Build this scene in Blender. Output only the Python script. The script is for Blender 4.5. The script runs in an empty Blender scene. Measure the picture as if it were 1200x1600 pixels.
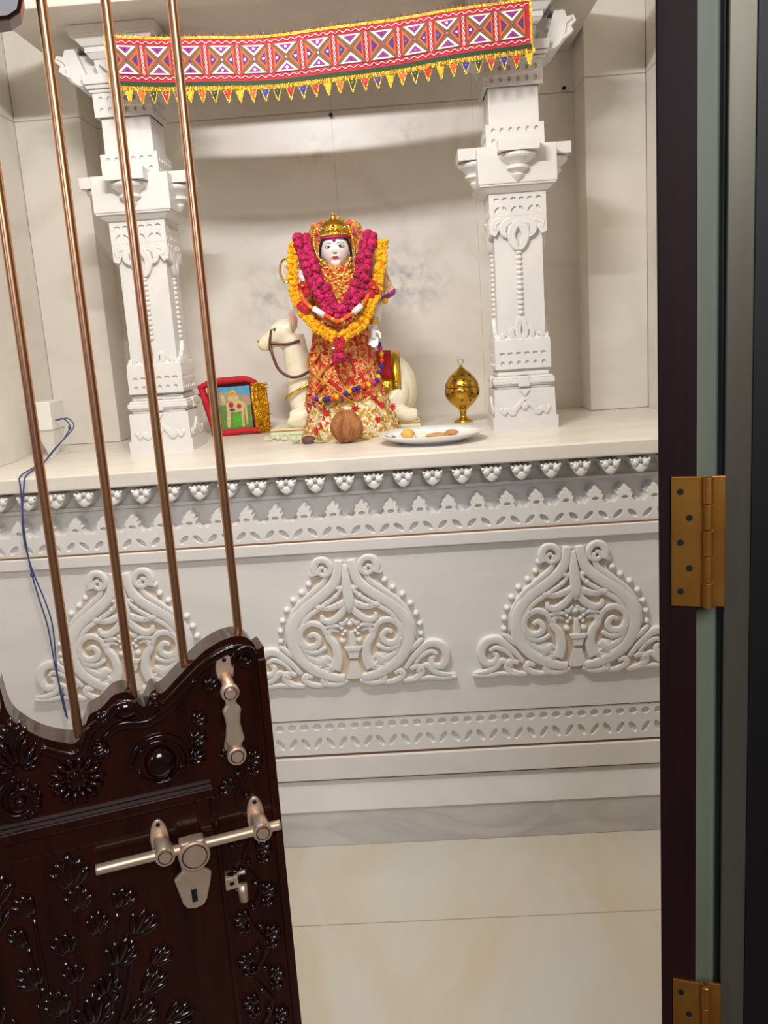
import bpy, bmesh, math, random
from mathutils import Vector, Matrix
random.seed(7)
S = bpy.context.scene
COL = S.collection
PI = math.pi
R = math.radians

# ------------------------------------------------------------------ camera, world, lights, exposure
cam_d = bpy.data.cameras.new('camera')
cam = bpy.data.objects.new('camera', cam_d); COL.objects.link(cam)
S.camera = cam
cam_d.sensor_fit = 'VERTICAL'; cam_d.sensor_height = 32.0
cam_d.lens = 1380.0 / 1600.0 * 32.0
cam_d.clip_start = 0.02
yaw, pitch, roll = R(2.0), R(11.40), R(-3.95)
fw = Vector((-math.sin(yaw)*math.cos(pitch), math.cos(yaw)*math.cos(pitch), -math.sin(pitch)))
r0 = Vector((math.cos(yaw), math.sin(yaw), 0)); u0 = r0.cross(fw)
rt = r0*math.cos(roll) + u0*math.sin(roll); up = u0*math.cos(roll) - r0*math.sin(roll)
cam.matrix_world = Matrix(((rt.x, up.x, -fw.x, 0), (rt.y, up.y, -fw.y, 0), (rt.z, up.z, -fw.z, 1.5), (0, 0, 0, 1)))

w = bpy.data.worlds.new('world'); S.world = w; w.use_nodes = True
bg = w.node_tree.nodes['Background']; bg.inputs[0].default_value = (0.86, 0.88, 0.95, 1); bg.inputs[1].default_value = 0.08

def area(name, loc, target, size, size_y, power, color):
    d = bpy.data.lights.new(name, 'AREA'); d.shape = 'RECTANGLE'; d.size = size; d.size_y = size_y
    d.energy = power; d.color = color
    o = bpy.data.objects.new(name, d); COL.objects.link(o); o.location = loc
    q = (Vector(target) - Vector(loc)).to_track_quat('-Z', 'Y'); o.rotation_euler = q.to_euler()
    return o
area('tube_light', (-0.38, 1.47, 2.69), (-0.25, 3.0, 1.5), 0.50, 0.03, 24.5, (1.0, 0.985, 0.965))
area('sanctum_fill_light', (-0.2, 1.70, 2.80), (-0.2, 1.9, 0.0), 1.2, 0.6, 10.5, (1.0, 0.88, 0.68))  # soft unseen fill, added to lift and warm the shaded marble
area('hall_light', (0.55, -1.5, 2.7), (0.25, 2.4, 0.7), 1.2, 1.2, 54.0, (0.93, 0.94, 1.0))
area('blue_glint_light', (-1.9, -1.2, 2.1), (-0.4, 1.0, 0.9), 0.25, 0.4, 13.0, (0.42, 0.62, 1.0))  # unseen cool source added to put blue glints on the gate carving

S.view_settings.view_transform = 'Standard'; S.view_settings.look = 'None'
S.view_settings.gamma = 1.0; S.view_settings.use_curve_mapping = False
S.view_settings.exposure = 0.0

# ------------------------------------------------------------------ materials
def srgb(r, g, b):
    f = lambda c: (c/255/12.92) if c/255 <= 0.04045 else ((c/255+0.055)/1.055)**2.4
    return (f(r), f(g), f(b), 1)
def mat(name, col, rough=0.5, metal=0.0, spec=0.5, coat=0.0):
    m = bpy.data.materials.new(name); m.use_nodes = True
    p = m.node_tree.nodes['Principled BSDF']
    p.inputs['Base Color'].default_value = col; p.inputs['Roughness'].default_value = rough
    p.inputs['Metallic'].default_value = metal; p.inputs['Specular IOR Level'].default_value = spec
    p.inputs['Coat Weight'].default_value = coat
    return m
def nd(m, t, **kw):
    n = m.node_tree.nodes.new(t)
    for k, v in kw.items():
        if k in n.inputs: n.inputs[k].default_value = v
        else: setattr(n, k, v)
    return n
def lk(m, a, b): m.node_tree.links.new(a, b)
def ramp(m, stops):
    n = m.node_tree.nodes.new('ShaderNodeValToRGB'); e = n.color_ramp.elements
    e[0].position, e[0].color = stops[0]; e[1].position, e[1].color = stops[-1]
    for p, c in stops[1:-1]:
        x = e.new(p); x.color = c
    return n
def noisy(name, stops, scale=8, detail=4, rough=0.5, metal=0.0, bump=0.0, bscale=None, stretch=(1, 1, 1), coat=0.0, dist=0.0, spec=0.5):
    m = mat(name, stops[0][1], rough, metal, spec, coat)
    p = m.node_tree.nodes['Principled BSDF']
    tc = nd(m, 'ShaderNodeTexCoord'); mp = nd(m, 'ShaderNodeMapping'); mp.inputs['Scale'].default_value = stretch
    lk(m, tc.outputs['Object'], mp.inputs[0])
    n = nd(m, 'ShaderNodeTexNoise', Scale=scale, Detail=detail, Distortion=dist); lk(m, mp.outputs[0], n.inputs['Vector'])
    r = ramp(m, stops); lk(m, n.outputs['Fac'], r.inputs[0]); lk(m, r.outputs[0], p.inputs['Base Color'])
    if bump:
        b = nd(m, 'ShaderNodeBump', Strength=bump, Distance=0.01)
        n2 = nd(m, 'ShaderNodeTexNoise', Scale=bscale or scale*4, Detail=3); lk(m, mp.outputs[0], n2.inputs['Vector'])
        lk(m, n2.outputs['Fac'], b.inputs['Height']); lk(m, b.outputs[0], p.inputs['Normal'])
    return m
def marble(name, base, vein, scale=1.2, amount=0.5, rough=0.35, stretch=(1, 1, 1), stain=None, joints=None):
    m = mat(name, base, rough)
    p = m.node_tree.nodes['Principled BSDF']
    tc = nd(m, 'ShaderNodeTexCoord'); mp = nd(m, 'ShaderNodeMapping'); mp.inputs['Scale'].default_value = stretch
    lk(m, tc.outputs['Object'], mp.inputs[0])
    n = nd(m, 'ShaderNodeTexNoise', Scale=scale, Detail=8, Distortion=1.6); lk(m, mp.outputs[0], n.inputs['Vector'])
    r = ramp(m, [(0.40, (0, 0, 0, 1)), (0.50, (1, 1, 1, 1)), (0.60, (0, 0, 0, 1))]); lk(m, n.outputs['Fac'], r.inputs[0])
    n2 = nd(m, 'ShaderNodeTexNoise', Scale=scale*2.3, Detail=6); lk(m, mp.outputs[0], n2.inputs['Vector'])
    mul = nd(m, 'ShaderNodeMath', operation='MULTIPLY'); lk(m, r.outputs[0], mul.inputs[0]); lk(m, n2.outputs['Fac'], mul.inputs[1])
    mu2 = nd(m, 'ShaderNodeMath', operation='MULTIPLY'); lk(m, mul.outputs[0], mu2.inputs[0]); mu2.inputs[1].default_value = amount
    mx = nd(m, 'ShaderNodeMix', data_type='RGBA'); lk(m, mu2.outputs[0], mx.inputs[0])
    mx.inputs[6].default_value = base; mx.inputs[7].default_value = vein
    out = mx.outputs[2]
    if stain:                                   # grey blue clouding in the stone at given places (object space x, z)
        for (sx, sz, rx, rz, col, amt) in stain:
            sep = nd(m, 'ShaderNodeMapping'); sep.inputs['Location'].default_value = (-sx/rx, 0, -sz/rz); sep.inputs['Scale'].default_value = (1/rx, 0, 1/rz)
            lk(m, tc.outputs['Object'], sep.inputs[0])
            ln = nd(m, 'ShaderNodeVectorMath', operation='LENGTH'); lk(m, sep.outputs[0], ln.inputs[0])
            mr = nd(m, 'ShaderNodeMapRange'); mr.inputs[1].default_value = 1.0; mr.inputs[2].default_value = 0.1; mr.inputs[3].default_value = 0; mr.inputs[4].default_value = 1
            lk(m, ln.outputs['Value'], mr.inputs[0])
            n3 = nd(m, 'ShaderNodeTexNoise', Scale=22, Detail=6); lk(m, tc.outputs['Object'], n3.inputs['Vector'])
            r3 = ramp(m, [(0.42, (0, 0, 0, 1)), (0.66, (1, 1, 1, 1))]); lk(m, n3.outputs['Fac'], r3.inputs[0])
            a = nd(m, 'ShaderNodeMath', operation='MULTIPLY'); lk(m, mr.outputs[0], a.inputs[0]); lk(m, r3.outputs[0], a.inputs[1])
            b = nd(m, 'ShaderNodeMath', operation='MULTIPLY'); lk(m, a.outputs[0], b.inputs[0]); b.inputs[1].default_value = amt
            mx2 = nd(m, 'ShaderNodeMix', data_type='RGBA'); lk(m, b.outputs[0], mx2.inputs[0]); lk(m, out, mx2.inputs[6]); mx2.inputs[7].default_value = col
            out = mx2.outputs[2]
    if joints:                                  # thin tile joints: list of (axis, position, halfwidth)
        sp = nd(m, 'ShaderNodeSeparateXYZ'); lk(m, tc.outputs['Object'], sp.inputs[0])
        for (ax, pos, hw) in joints:
            s1 = nd(m, 'ShaderNodeMath', operation='SUBTRACT'); lk(m, sp.outputs[ax], s1.inputs[0]); s1.inputs[1].default_value = pos
            s2 = nd(m, 'ShaderNodeMath', operation='ABSOLUTE'); lk(m, s1.outputs[0], s2.inputs[0])
            s3 = nd(m, 'ShaderNodeMath', operation='LESS_THAN'); lk(m, s2.outputs[0], s3.inputs[0]); s3.inputs[1].default_value = hw
            s4 = nd(m, 'ShaderNodeMath', operation='MULTIPLY'); lk(m, s3.outputs[0], s4.inputs[0]); s4.inputs[1].default_value = 0.55
            mx2 = nd(m, 'ShaderNodeMix', data_type='RGBA'); lk(m, s4.outputs[0], mx2.inputs[0]); lk(m, out, mx2.inputs[6]); mx2.inputs[7].default_value = srgb(120, 100, 80)
            out = mx2.outputs[2]
    lk(m, out, p.inputs['Base Color'])
    return m

GREYV = srgb(168, 172, 180)
M = {}
M['marble'] = marble('white_marble', srgb(221, 219, 216), srgb(188, 190, 196), 2.5, 0.35)
M['marble_altar'] = marble('altar_marble', srgb(231, 228, 224), srgb(198, 197, 197), 1.5, 0.4, stretch=(0.7, 1, 1.6))
M['marble_slab'] = marble('slab_marble', srgb(232, 225, 214), srgb(186, 186, 188), 3.0, 0.5, stretch=(0.5, 1, 1.5))
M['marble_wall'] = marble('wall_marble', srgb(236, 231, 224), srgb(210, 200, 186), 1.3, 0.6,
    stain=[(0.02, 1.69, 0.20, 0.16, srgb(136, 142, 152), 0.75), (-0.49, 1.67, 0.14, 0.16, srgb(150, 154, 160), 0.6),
           (0.05, 2.2, 0.12, 0.07, srgb(160, 140, 110), 0.5), (-0.28, 2.17, 0.2, 0.08, srgb(160, 140, 112), 0.4)],
    joints=[(2, 2.305, 0.0022), (0, -0.212, 0.0007), (0, 0.30, 0.0005)])
M['marble_side'] = marble('side_wall_marble', srgb(233, 227, 218), srgb(206, 198, 188), 1.2, 0.6, joints=[(2, 2.305, 0.0022)])
M['marble_ceil'] = marble('ceiling_marble', srgb(215, 208, 198), srgb(190, 180, 168), 1.5, 0.6)
M['marble_floor'] = marble('floor_marble', srgb(200, 196, 186), srgb(196, 172, 134), 1.1, 0.75, rough=0.28, stretch=(1.4, 0.6, 1),
    joints=[(1, 2.04, 0.0022), (1, 1.43, 0.002), (0, 1.05, 0.002)])
M['marble_plinth'] = marble('plinth_marble', srgb(212, 208, 203), srgb(160, 162, 166), 3.0, 0.7, stretch=(0.5, 1, 2))
M['groove'] = mat('joint_grout', srgb(128, 96, 70), 0.8)
M['dusty'] = noisy('dust_stained_marble', [(0.3, srgb(206, 182, 148)), (0.7, srgb(224, 208, 184))], 6, 4, 0.6)
M['wood'] = noisy('dark_polished_wood', [(0.3, srgb(30, 10, 6)), (0.55, srgb(56, 19, 11)), (0.75, srgb(40, 13, 8))], 5, 6, 0.28, bump=0.03, bscale=30, stretch=(6, 6, 0.8), coat=0.35, spec=0.3)
M['wood_edge'] = noisy('dark_wood_edge', [(0.3, srgb(32, 13, 12)), (0.7, srgb(46, 19, 17))], 6, 5, 0.5, stretch=(10, 10, 0.6), spec=0.25)
M['wood_carved'] = noisy('carved_polished_wood', [(0.3, srgb(28, 9, 6)), (0.7, srgb(48, 15, 10))], 9, 5, 0.13, bump=0.10, bscale=60, coat=0.8, spec=0.4)
M['copper'] = noisy('copper_rod', [(0.35, srgb(222, 156, 120)), (0.7, srgb(230, 176, 122))], 3, 4, 0.32, metal=0.92, stretch=(1, 1, 2))
M['brass'] = noisy('satin_brass', [(0.3, srgb(238, 202, 168)), (0.7, srgb(248, 218, 186))], 40, 3, 0.42, metal=0.65)
M['brass_dark'] = mat('brass_groove', srgb(120, 84, 58), 0.45, 1.0)
M['black'] = mat('black_recess', srgb(12, 10, 10), 0.7)
M['hinge'] = noisy('hinge_brass', [(0.3, srgb(186, 120, 46)), (0.7, srgb(210, 146, 64))], 20, 3, 0.42, metal=0.85)
M['gold'] = noisy('polished_gold', [(0.3, srgb(214, 168, 40)), (0.7, srgb(240, 204, 92))], 30, 3, 0.22, metal=1.0, bump=0.15, bscale=90)
M['brass_lamp'] = noisy('yellow_brass', [(0.3, srgb(198, 150, 48)), (0.7, srgb(226, 184, 84))], 14, 3, 0.2, metal=1.0)
M['foil'] = noisy('gold_foil', [(0.3, srgb(190, 128, 20)), (0.6, srgb(240, 186, 50)), (0.8, srgb(150, 84, 10))], 60, 4, 0.3, metal=0.9, bump=0.9, bscale=120)
M['silver'] = mat('silver', srgb(200, 200, 204), 0.25, 1.0)
M['skin'] = mat('white_marble_skin', srgb(236, 232, 234), 0.28)
M['red'] = noisy('red_cloth', [(0.3, srgb(178, 18, 30)), (0.7, srgb(206, 34, 44))], 40, 3, 0.75)
M['crimson'] = noisy('crimson_cloth', [(0.3, srgb(172, 24, 46)), (0.7, srgb(196, 44, 66))], 30, 3, 0.8)
M['white'] = mat('white_thread', srgb(238, 226, 226), 0.7)
M['purple'] = mat('purple_cloth', srgb(138, 40, 130), 0.7)
M['violet'] = mat('violet_cloth', srgb(72, 36, 120), 0.7)
M['orange'] = mat('orange_thread', srgb(238, 92, 32), 0.7)
M['brown'] = mat('olive_brown_cloth', srgb(116, 92, 62), 0.85)
M['green'] = mat('dark_green_ribbon', srgb(26, 58, 24), 0.7)
M['yellow'] = mat('yellow_cloth', srgb(240, 180, 30), 0.7)
M['blue'] = mat('blue_cloth', srgb(40, 44, 150), 0.7)
M['pink'] = mat('pink_cloth', srgb(200, 30, 130), 0.7)
M['mirror'] = mat('mirror_disc', srgb(225, 225, 235), 0.08, 1.0)
M['tinsel'] = noisy('gold_tinsel', [(0.3, srgb(176, 128, 30)), (0.5, srgb(236, 196, 84)), (0.7, srgb(206, 150, 50))], 160, 3, 0.35, metal=0.85, bump=0.6, bscale=160)
M['rose'] = noisy('crimson_rose', [(0.35, srgb(112, 0, 40)), (0.5, srgb(176, 8, 74)), (0.65, srgb(206, 18, 104))], 60, 3, 0.65, bump=0.5, bscale=140)
M['rose_red'] = noisy('red_rose', [(0.3, srgb(160, 8, 30)), (0.7, srgb(190, 18, 44))], 60, 3, 0.65, bump=0.3, bscale=140)
M['marigold'] = noisy('marigold', [(0.35, srgb(206, 124, 0)), (0.5, srgb(244, 176, 2)), (0.7, srgb(252, 204, 20))], 80, 3, 0.7, bump=0.6, bscale=160)
M['hair'] = mat('black_hair', srgb(24, 16, 16), 0.45)
M['iris'] = mat('dark_iris', srgb(18, 14, 20), 0.2)
M['brow'] = mat('painted_brow', srgb(60, 40, 44), 0.6)
M['lip'] = mat('red_lips', srgb(196, 24, 50), 0.35)
M['camel'] = noisy('cream_paint', [(0.35, srgb(240, 228, 190)), (0.6, srgb(244, 238, 216)), (0.75, srgb(226, 202, 130))], 9, 3, 0.3)
M['ear'] = mat('pink_ear', srgb(226, 176, 168), 0.4)
M['strap'] = mat('brown_bridle', srgb(96, 48, 30), 0.35)
M['coconut'] = noisy('coconut_husk', [(0.3, srgb(146, 84, 44)), (0.7, srgb(190, 128, 78))], 12, 6, 0.85, bump=0.8, bscale=70, stretch=(3, 3, 0.7))
M['nut'] = noisy('dark_clay', [(0.3, srgb(84, 56, 46)), (0.7, srgb(116, 82, 68))], 30, 3, 0.7)
M['china'] = mat('white_china', srgb(240, 240, 242), 0.18)
M['sweet'] = noisy('yellow_sweet', [(0.3, srgb(206, 156, 70)), (0.7, srgb(226, 186, 96))], 60, 3, 0.6)
M['sweet_brown'] = noisy('brown_sweet', [(0.3, srgb(176, 122, 66)), (0.7, srgb(200, 150, 92))], 60, 3, 0.6)
M['petal'] = mat('pale_petal', srgb(226, 226, 196), 0.6)
M['leafy'] = mat('pale_green_leaf', srgb(196, 206, 160), 0.6)
M['cord'] = mat('blue_cord', srgb(58, 68, 122), 0.7)
M['plastic'] = mat('white_plastic', srgb(236, 234, 230), 0.35)
M['wood_rod'] = mat('gold_stick', srgb(196, 132, 54), 0.45, 0.2)
M['jamb'] = noisy('grey_green_jamb', [(0.3, srgb(112, 117, 98)), (0.7, srgb(126, 130, 110))], 6, 4, 0.45, stretch=(4, 4, 0.5))
M['steel'] = noisy('brushed_steel', [(0.3, srgb(92, 86, 72)), (0.7, srgb(122, 116, 100))], 4, 3, 0.35, metal=0.6, stretch=(4, 4, 0.3))
M['dark'] = mat('dark_frame', srgb(16, 13, 11), 0.5)
M['hall_wall'] = noisy('hall_wall_paint', [(0.3, srgb(150, 140, 126)), (0.7, srgb(160, 150, 136))], 3, 3, 0.7)
M['hall_floor'] = noisy('dark_hall_floor', [(0.3, srgb(66, 52, 44)), (0.7, srgb(80, 64, 54))], 4, 4, 0.6)
M['copper_wire'] = mat('grey_wire', srgb(110, 104, 96), 0.5)

def zari(name, cols, scale=120.0, metal=0.35):      # brocade: small woven patches of several colours with gold
    m = mat(name, cols[0], 0.45, metal)
    p = m.node_tree.nodes['Principled BSDF']
    tc = nd(m, 'ShaderNodeTexCoord')
    v = nd(m, 'ShaderNodeTexVoronoi', Scale=scale); lk(m, tc.outputs['Object'], v.inputs['Vector'])
    sp = nd(m, 'ShaderNodeSeparateColor'); lk(m, v.outputs['Color'], sp.inputs[0])
    st = [(i/len(cols), c) for i, c in enumerate(cols)]
    r = ramp(m, st); r.color_ramp.interpolation = 'CONSTANT'
    n = nd(m, 'ShaderNodeTexNoise', Scale=scale*0.22, Detail=3); lk(m, tc.outputs['Object'], n.inputs['Vector'])
    ad = nd(m, 'ShaderNodeMath', operation='MULTIPLY_ADD'); lk(m, n.outputs['Fac'], ad.inputs[0]); ad.inputs[1].default_value = 1.3
    sb = nd(m, 'ShaderNodeMath', operation='MULTIPLY_ADD'); lk(m, sp.outputs[0], sb.inputs[0]); sb.inputs[1].default_value = 0.5; sb.inputs[2].default_value = -0.4
    lk(m, sb.outputs[0], ad.inputs[2]); lk(m, ad.outputs[0], r.inputs[0]); lk(m, r.outputs[0], p.inputs['Base Color'])
    b = nd(m, 'ShaderNodeBump', Strength=0.8, Distance=0.004); lk(m, v.outputs['Distance'], b.inputs['Height']); lk(m, b.outputs[0], p.inputs['Normal'])
    return m
M['zari_red'] = zari('red_gold_brocade', [srgb(180, 28, 34), srgb(206, 70, 44), srgb(214, 120, 70), srgb(222, 170, 90), srgb(196, 40, 40), srgb(226, 180, 110), srgb(170, 24, 40)])
M['zari_gold'] = zari('cream_gold_brocade', [srgb(232, 214, 160), srgb(214, 170, 84), srgb(236, 222, 180), srgb(198, 146, 60), srgb(240, 226, 190), srgb(190, 40, 40)], 90)
M['zari_veil'] = zari('multicolour_brocade', [srgb(214, 96, 40), srgb(222, 160, 70), srgb(206, 90, 110), srgb(226, 180, 90), srgb(220, 110, 50), srgb(226, 170, 110), srgb(226, 150, 140)], 110)
M['zari_pink'] = zari('cream_pink_brocade', [srgb(230, 200, 170), srgb(226, 160, 150), srgb(216, 176, 110), srgb(236, 214, 190), srgb(206, 110, 110)], 150)
M['zari_orange'] = zari('orange_gold_brocade', [srgb(214, 84, 30), srgb(226, 130, 60), srgb(236, 190, 90), srgb(206, 66, 36), srgb(230, 150, 70)], 130)

# ------------------------------------------------------------------ mesh builder
class MB:
    def __init__(s): s.v = []; s.f = []; s.m = []; s.s = []
    def add(s, vs, fs, m=0, smooth=False):
        o = len(s.v); s.v += [tuple(x) for x in vs]
        for f in fs: s.f.append(tuple(i+o for i in f)); s.m.append(m); s.s.append(smooth)
        return s
    def box(s, x0, x1, y0, y1, z0, z1, m=0):
        vs = [(x, y, z) for x in (x0, x1) for y in (y0, y1) for z in (z0, z1)]
        return s.add(vs, [(0, 1, 3, 2), (4, 6, 7, 5), (0, 4, 5, 1), (2, 3, 7, 6), (0, 2, 6, 4), (1, 5, 7, 3)], m)
    def frus(s, z0, z1, a0, a1, b0=None, b1=None, m=0, cx=0, cy=0):   # square frustum, half sizes a (x) b (y)
        b0 = a0 if b0 is None else b0; b1 = a1 if b1 is None else b1
        vs = [(cx-a0, cy-b0, z0), (cx+a0, cy-b0, z0), (cx+a0, cy+b0, z0), (cx-a0, cy+b0, z0), (cx-a1, cy-b1, z1), (cx+a1, cy-b1, z1), (cx+a1, cy+b1, z1), (cx-a1, cy+b1, z1)]
        return s.add(vs, [(3, 2, 1, 0), (4, 5, 6, 7), (0, 1, 5, 4), (1, 2, 6, 5), (2, 3, 7, 6), (3, 0, 4, 7)], m)
    def prism(s, poly, h0, h1, F=None, m=0):           # polygon in (u,v), extruded from height h0 to h1 through frame F(u,v,h)
        F = F or (lambda u, v, h: (u, -h, v))
        n = len(poly); vs = [F(u, v, h0) for u, v in poly] + [F(u, v, h1) for u, v in poly]
        fs = [tuple(range(n)), tuple(range(2*n-1, n-1, -1))] + [(i, i+n, (i+1) % n+n, (i+1) % n) for i in range(n)]
        return s.add(vs, fs, m)
    def lathe(s, prof, c=(0, 0, 0), seg=24, m=0, a0=0, a1=2*PI, sx=1, sy=1, smooth=True, wob=None):
        full = abs(a1-a0-2*PI) < 1e-6; k = seg if full else seg+1
        vs = []
        for (r, z) in prof:
            for i in range(k):
                a = a0+(a1-a0)*i/seg; rr = r*(wob(a, z) if wob else 1)
                vs.append((c[0]+rr*math.cos(a)*sx, c[1]+rr*math.sin(a)*sy, c[2]+z))
        fs = []
        for j in range(len(prof)-1):
            for i in range(seg):
                a, b = i, (i+1) % k
                fs.append((j*k+a, j*k+b, (j+1)*k+b, (j+1)*k+a))
        return s.add(vs, fs, m, smooth)
    def tube(s, path, rad, seg=10, m=0, cap=True, smooth=True, flat=1.0, sharp=False):
        P = [Vector(p) for p in path]
        if sharp: P = [P[0], P[0].lerp(P[1], 0.012)]+P[1:-1]+[P[-1].lerp(P[-2], 0.012), P[-1]]
        n = len(P)
        rad = [lerp_list(rad, i/(n-1)) for i in range(n)]
        vs = []; up = None
        for i in range(n):
            t = (P[min(i+1, n-1)]-P[max(i-1, 0)])
            t = t.normalized() if t.length > 1e-9 else Vector((0, 0, 1))
            if up is None:
                up = Vector((0, 0, 1)) if abs(t.z) < 0.9 else Vector((1, 0, 0))
            a = up - t*up.dot(t)
            a = a.normalized() if a.length > 1e-6 else t.orthogonal().normalized()
            b = t.cross(a); up = a
            for k in range(seg):
                q = 2*PI*k/seg; vs.append(tuple(P[i]+a*(math.cos(q)*rad[i]*flat)+b*(math.sin(q)*rad[i])))
        fs = [(i*seg+k, i*seg+(k+1) % seg, (i+1)*seg+(k+1) % seg, (i+1)*seg+k) for i in range(n-1) for k in range(seg)]
        if cap: fs += [tuple(range(seg-1, -1, -1)), tuple(range((n-1)*seg, n*seg))]
        return s.add(vs, fs, m, smooth)
    def ell(s, c, r, seg=16, ring=10, m=0, rot=None, shape=None):
        r = r if isinstance(r, (tuple, list)) else (r, r, r)
        vs = []
        for j in range(ring+1):
            th = PI*j/ring
            for i in range(seg):
                a = 2*PI*i/seg
                p = Vector((math.sin(th)*math.cos(a), math.sin(th)*math.sin(a), math.cos(th)))
                if shape: p = Vector(shape(p))
                p = Vector((p.x*r[0], p.y*r[1], p.z*r[2]))
                if rot: p = rot @ p
                vs.append((p.x+c[0], p.y+c[1], p.z+c[2]))
        fs = [(j*seg+i, (j+1)*seg+i, (j+1)*seg+(i+1) % seg, j*seg+(i+1) % seg) for j in range(ring) for i in range(seg)]
        return s.add(vs, fs, m, True)
    def stroke(s, pts, wid, h, F=None, m=0, n=8, groove=0.12, mirror=False, base=0.0):   # carved ribbon with a rounded top
        F = F or (lambda u, v, hh: (u, -hh, v))
        wid = wid if isinstance(wid, (list, tuple)) else [wid, wid]
        for sgn in ((1, -1) if mirror else (1,)):
            C = smooth_path([(x*sgn, y) for x, y in pts], n); N = len(C)
            W = [lerp_list(wid, i/(N-1)) for i in range(N)]
            sec = [(-1, 0), (-0.93, 0.80), (-0.60, 1), (0, 1-groove), (0.60, 1), (0.93, 0.80), (1, 0)]
            vs = []
            for i in range(N):
                a, b = C[max(i-1, 0)], C[min(i+1, N-1)]
                dx, dy = b[0]-a[0], b[1]-a[1]; L = math.hypot(dx, dy) or 1; nx, ny = -dy/L, dx/L
                hh = h*(0.55+0.45*min(1, W[i]/(max(wid)+1e-9)*1.4))
                for k, (o, z) in enumerate(sec): vs.append(F(C[i][0]+nx*o*W[i], C[i][1]+ny*o*W[i], base+hh*z))
            q = len(sec)
            fs = [(i*q+k, i*q+k+1, (i+1)*q+k+1, (i+1)*q+k) for i in range(N-1) for k in range(q-1)]
            fs += [tuple(range(q)), tuple(range((N-1)*q, N*q))]
            s.add(vs, fs, m, True)
        return s
    def dome(s, u, v, ru, rv, h, F=None, m=0, seg=12, rot=0.0, base=0.0):
        F = F or (lambda a, b, hh: (a, -hh, b)); vs = []; ca, sa = math.cos(rot), math.sin(rot)
        rings = [(1, 0), (0.9, 0.5), (0.62, 0.82), (0.3, 0.97)]
        for q, hh in rings:
            for i in range(seg):
                a = 2*PI*i/seg; x, y = ru*q*math.cos(a), rv*q*math.sin(a)
                vs.append(F(u+x*ca-y*sa, v+x*sa+y*ca, base+h*hh))
        vs.append(F(u, v, base+h)); n = len(rings)
        fs = [(j*seg+i, j*seg+(i+1) % seg, (j+1)*seg+(i+1) % seg, (j+1)*seg+i) for j in range(n-1) for i in range(seg)]
        fs += [((n-1)*seg+i, (n-1)*seg+(i+1) % seg, n*seg) for i in range(seg)]
        return s.add(vs, fs, m, True)
    def cell(s, u0, u1, v0, v1, hole, top, depth, F=None, m=0):   # a square of stone face with a recess cut into it
        F = F or (lambda u, v, h: (u, -h, v))
        um, vm = (u0+u1)/2, (v0+v1)/2; hu, hv = (u1-u0)/2, (v1-v0)/2
        O = [(u1, vm), (u1, v1), (um, v1), (u0, v1), (u0, vm), (u0, v0), (um, v0), (u1, v0)]
        H = [(um+x*hu, vm+y*hv) for x, y in HOLES[hole]]
        vs = [F(u, v, top) for u, v in O]+[F(u, v, top) for u, v in H]+[F(um+(u-um)*0.8, vm+(v-vm)*0.8, top-depth) for u, v in H]
        fs = []
        for i in range(8):
            j = (i+1) % 8; fs += [(i, j, 8+j, 8+i), (8+i, 8+j, 16+j, 16+i)]
        fs.append(tuple(range(16, 24)))
        return s.add(vs, fs, m)
    def build(s, name, mats, parent=None, bevel=0, loc=None, remesh=0, smooth_it=0, bseg=2):
        me = bpy.data.meshes.new(name); me.from_pydata(s.v, [], s.f)
        mats = mats if isinstance(mats, (list, tuple)) else [mats]
        for q in mats: me.materials.append(M[q] if isinstance(q, str) else q)
        me.polygons.foreach_set('material_index', s.m); me.polygons.foreach_set('use_smooth', s.s)
        bm = bmesh.new(); bm.from_mesh(me); bmesh.ops.recalc_face_normals(bm, faces=bm.faces); bm.to_mesh(me); bm.free()
        me.update()
        o = bpy.data.objects.new(name, me); COL.objects.link(o)
        if parent: o.parent = parent
        if loc: o.location = loc
        if remesh:
            q = o.modifiers.new('r', 'REMESH'); q.mode = 'VOXEL'; q.voxel_size = remesh; q.use_smooth_shade = True
            if smooth_it:
                q = o.modifiers.new('s', 'SMOOTH'); q.iterations = smooth_it; q.factor = 0.5
        if bevel:
            q = o.modifiers.new('b', 'BEVEL'); q.width = bevel; q.segments = bseg; q.limit_method = 'ANGLE'; q.angle_limit = R(40)
        return o
def lerp_list(L, t):
    if not isinstance(L, (list, tuple)): return L
    x = t*(len(L)-1); i = min(int(x), len(L)-2) if len(L) > 1 else 0
    return L[i]+(L[i+1]-L[i])*(x-i) if len(L) > 1 else L[0]
def smooth_path(P, n=8):                                # Catmull-Rom through the points, any dimension
    out = []; P = [tuple(p) for p in P]
    if len(P) < 3: 
        return [tuple(P[0][k]+(P[-1][k]-P[0][k])*i/n for k in range(len(P[0]))) for i in range(n+1)]
    for i in range(len(P)-1):
        a, b, c, d = P[max(i-1, 0)], P[i], P[i+1], P[min(i+2, len(P)-1)]
        for j in range(n):
            t = j/n
            out.append(tuple(0.5*((2*b[k])+(-a[k]+c[k])*t+(2*a[k]-5*b[k]+4*c[k]-d[k])*t*t+(-a[k]+3*b[k]-3*c[k]+d[k])*t**3) for k in range(len(b))))
    out.append(P[-1]); return out
def spiral(cx, cy, r0, r1, a0, a1, n=14):
    return [(cx+(r0+(r1-r0)*i/n)*math.cos(a0+(a1-a0)*i/n), cy+(r0+(r1-r0)*i/n)*math.sin(a0+(a1-a0)*i/n)) for i in range(n+1)]
_o = lambda rx, ry, rot: [(rx*math.cos(2*PI*i/8)*math.cos(rot)-ry*math.sin(2*PI*i/8)*math.sin(rot), rx*math.cos(2*PI*i/8)*math.sin(rot)+ry*math.sin(2*PI*i/8)*math.cos(rot)) for i in range(8)]
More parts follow.
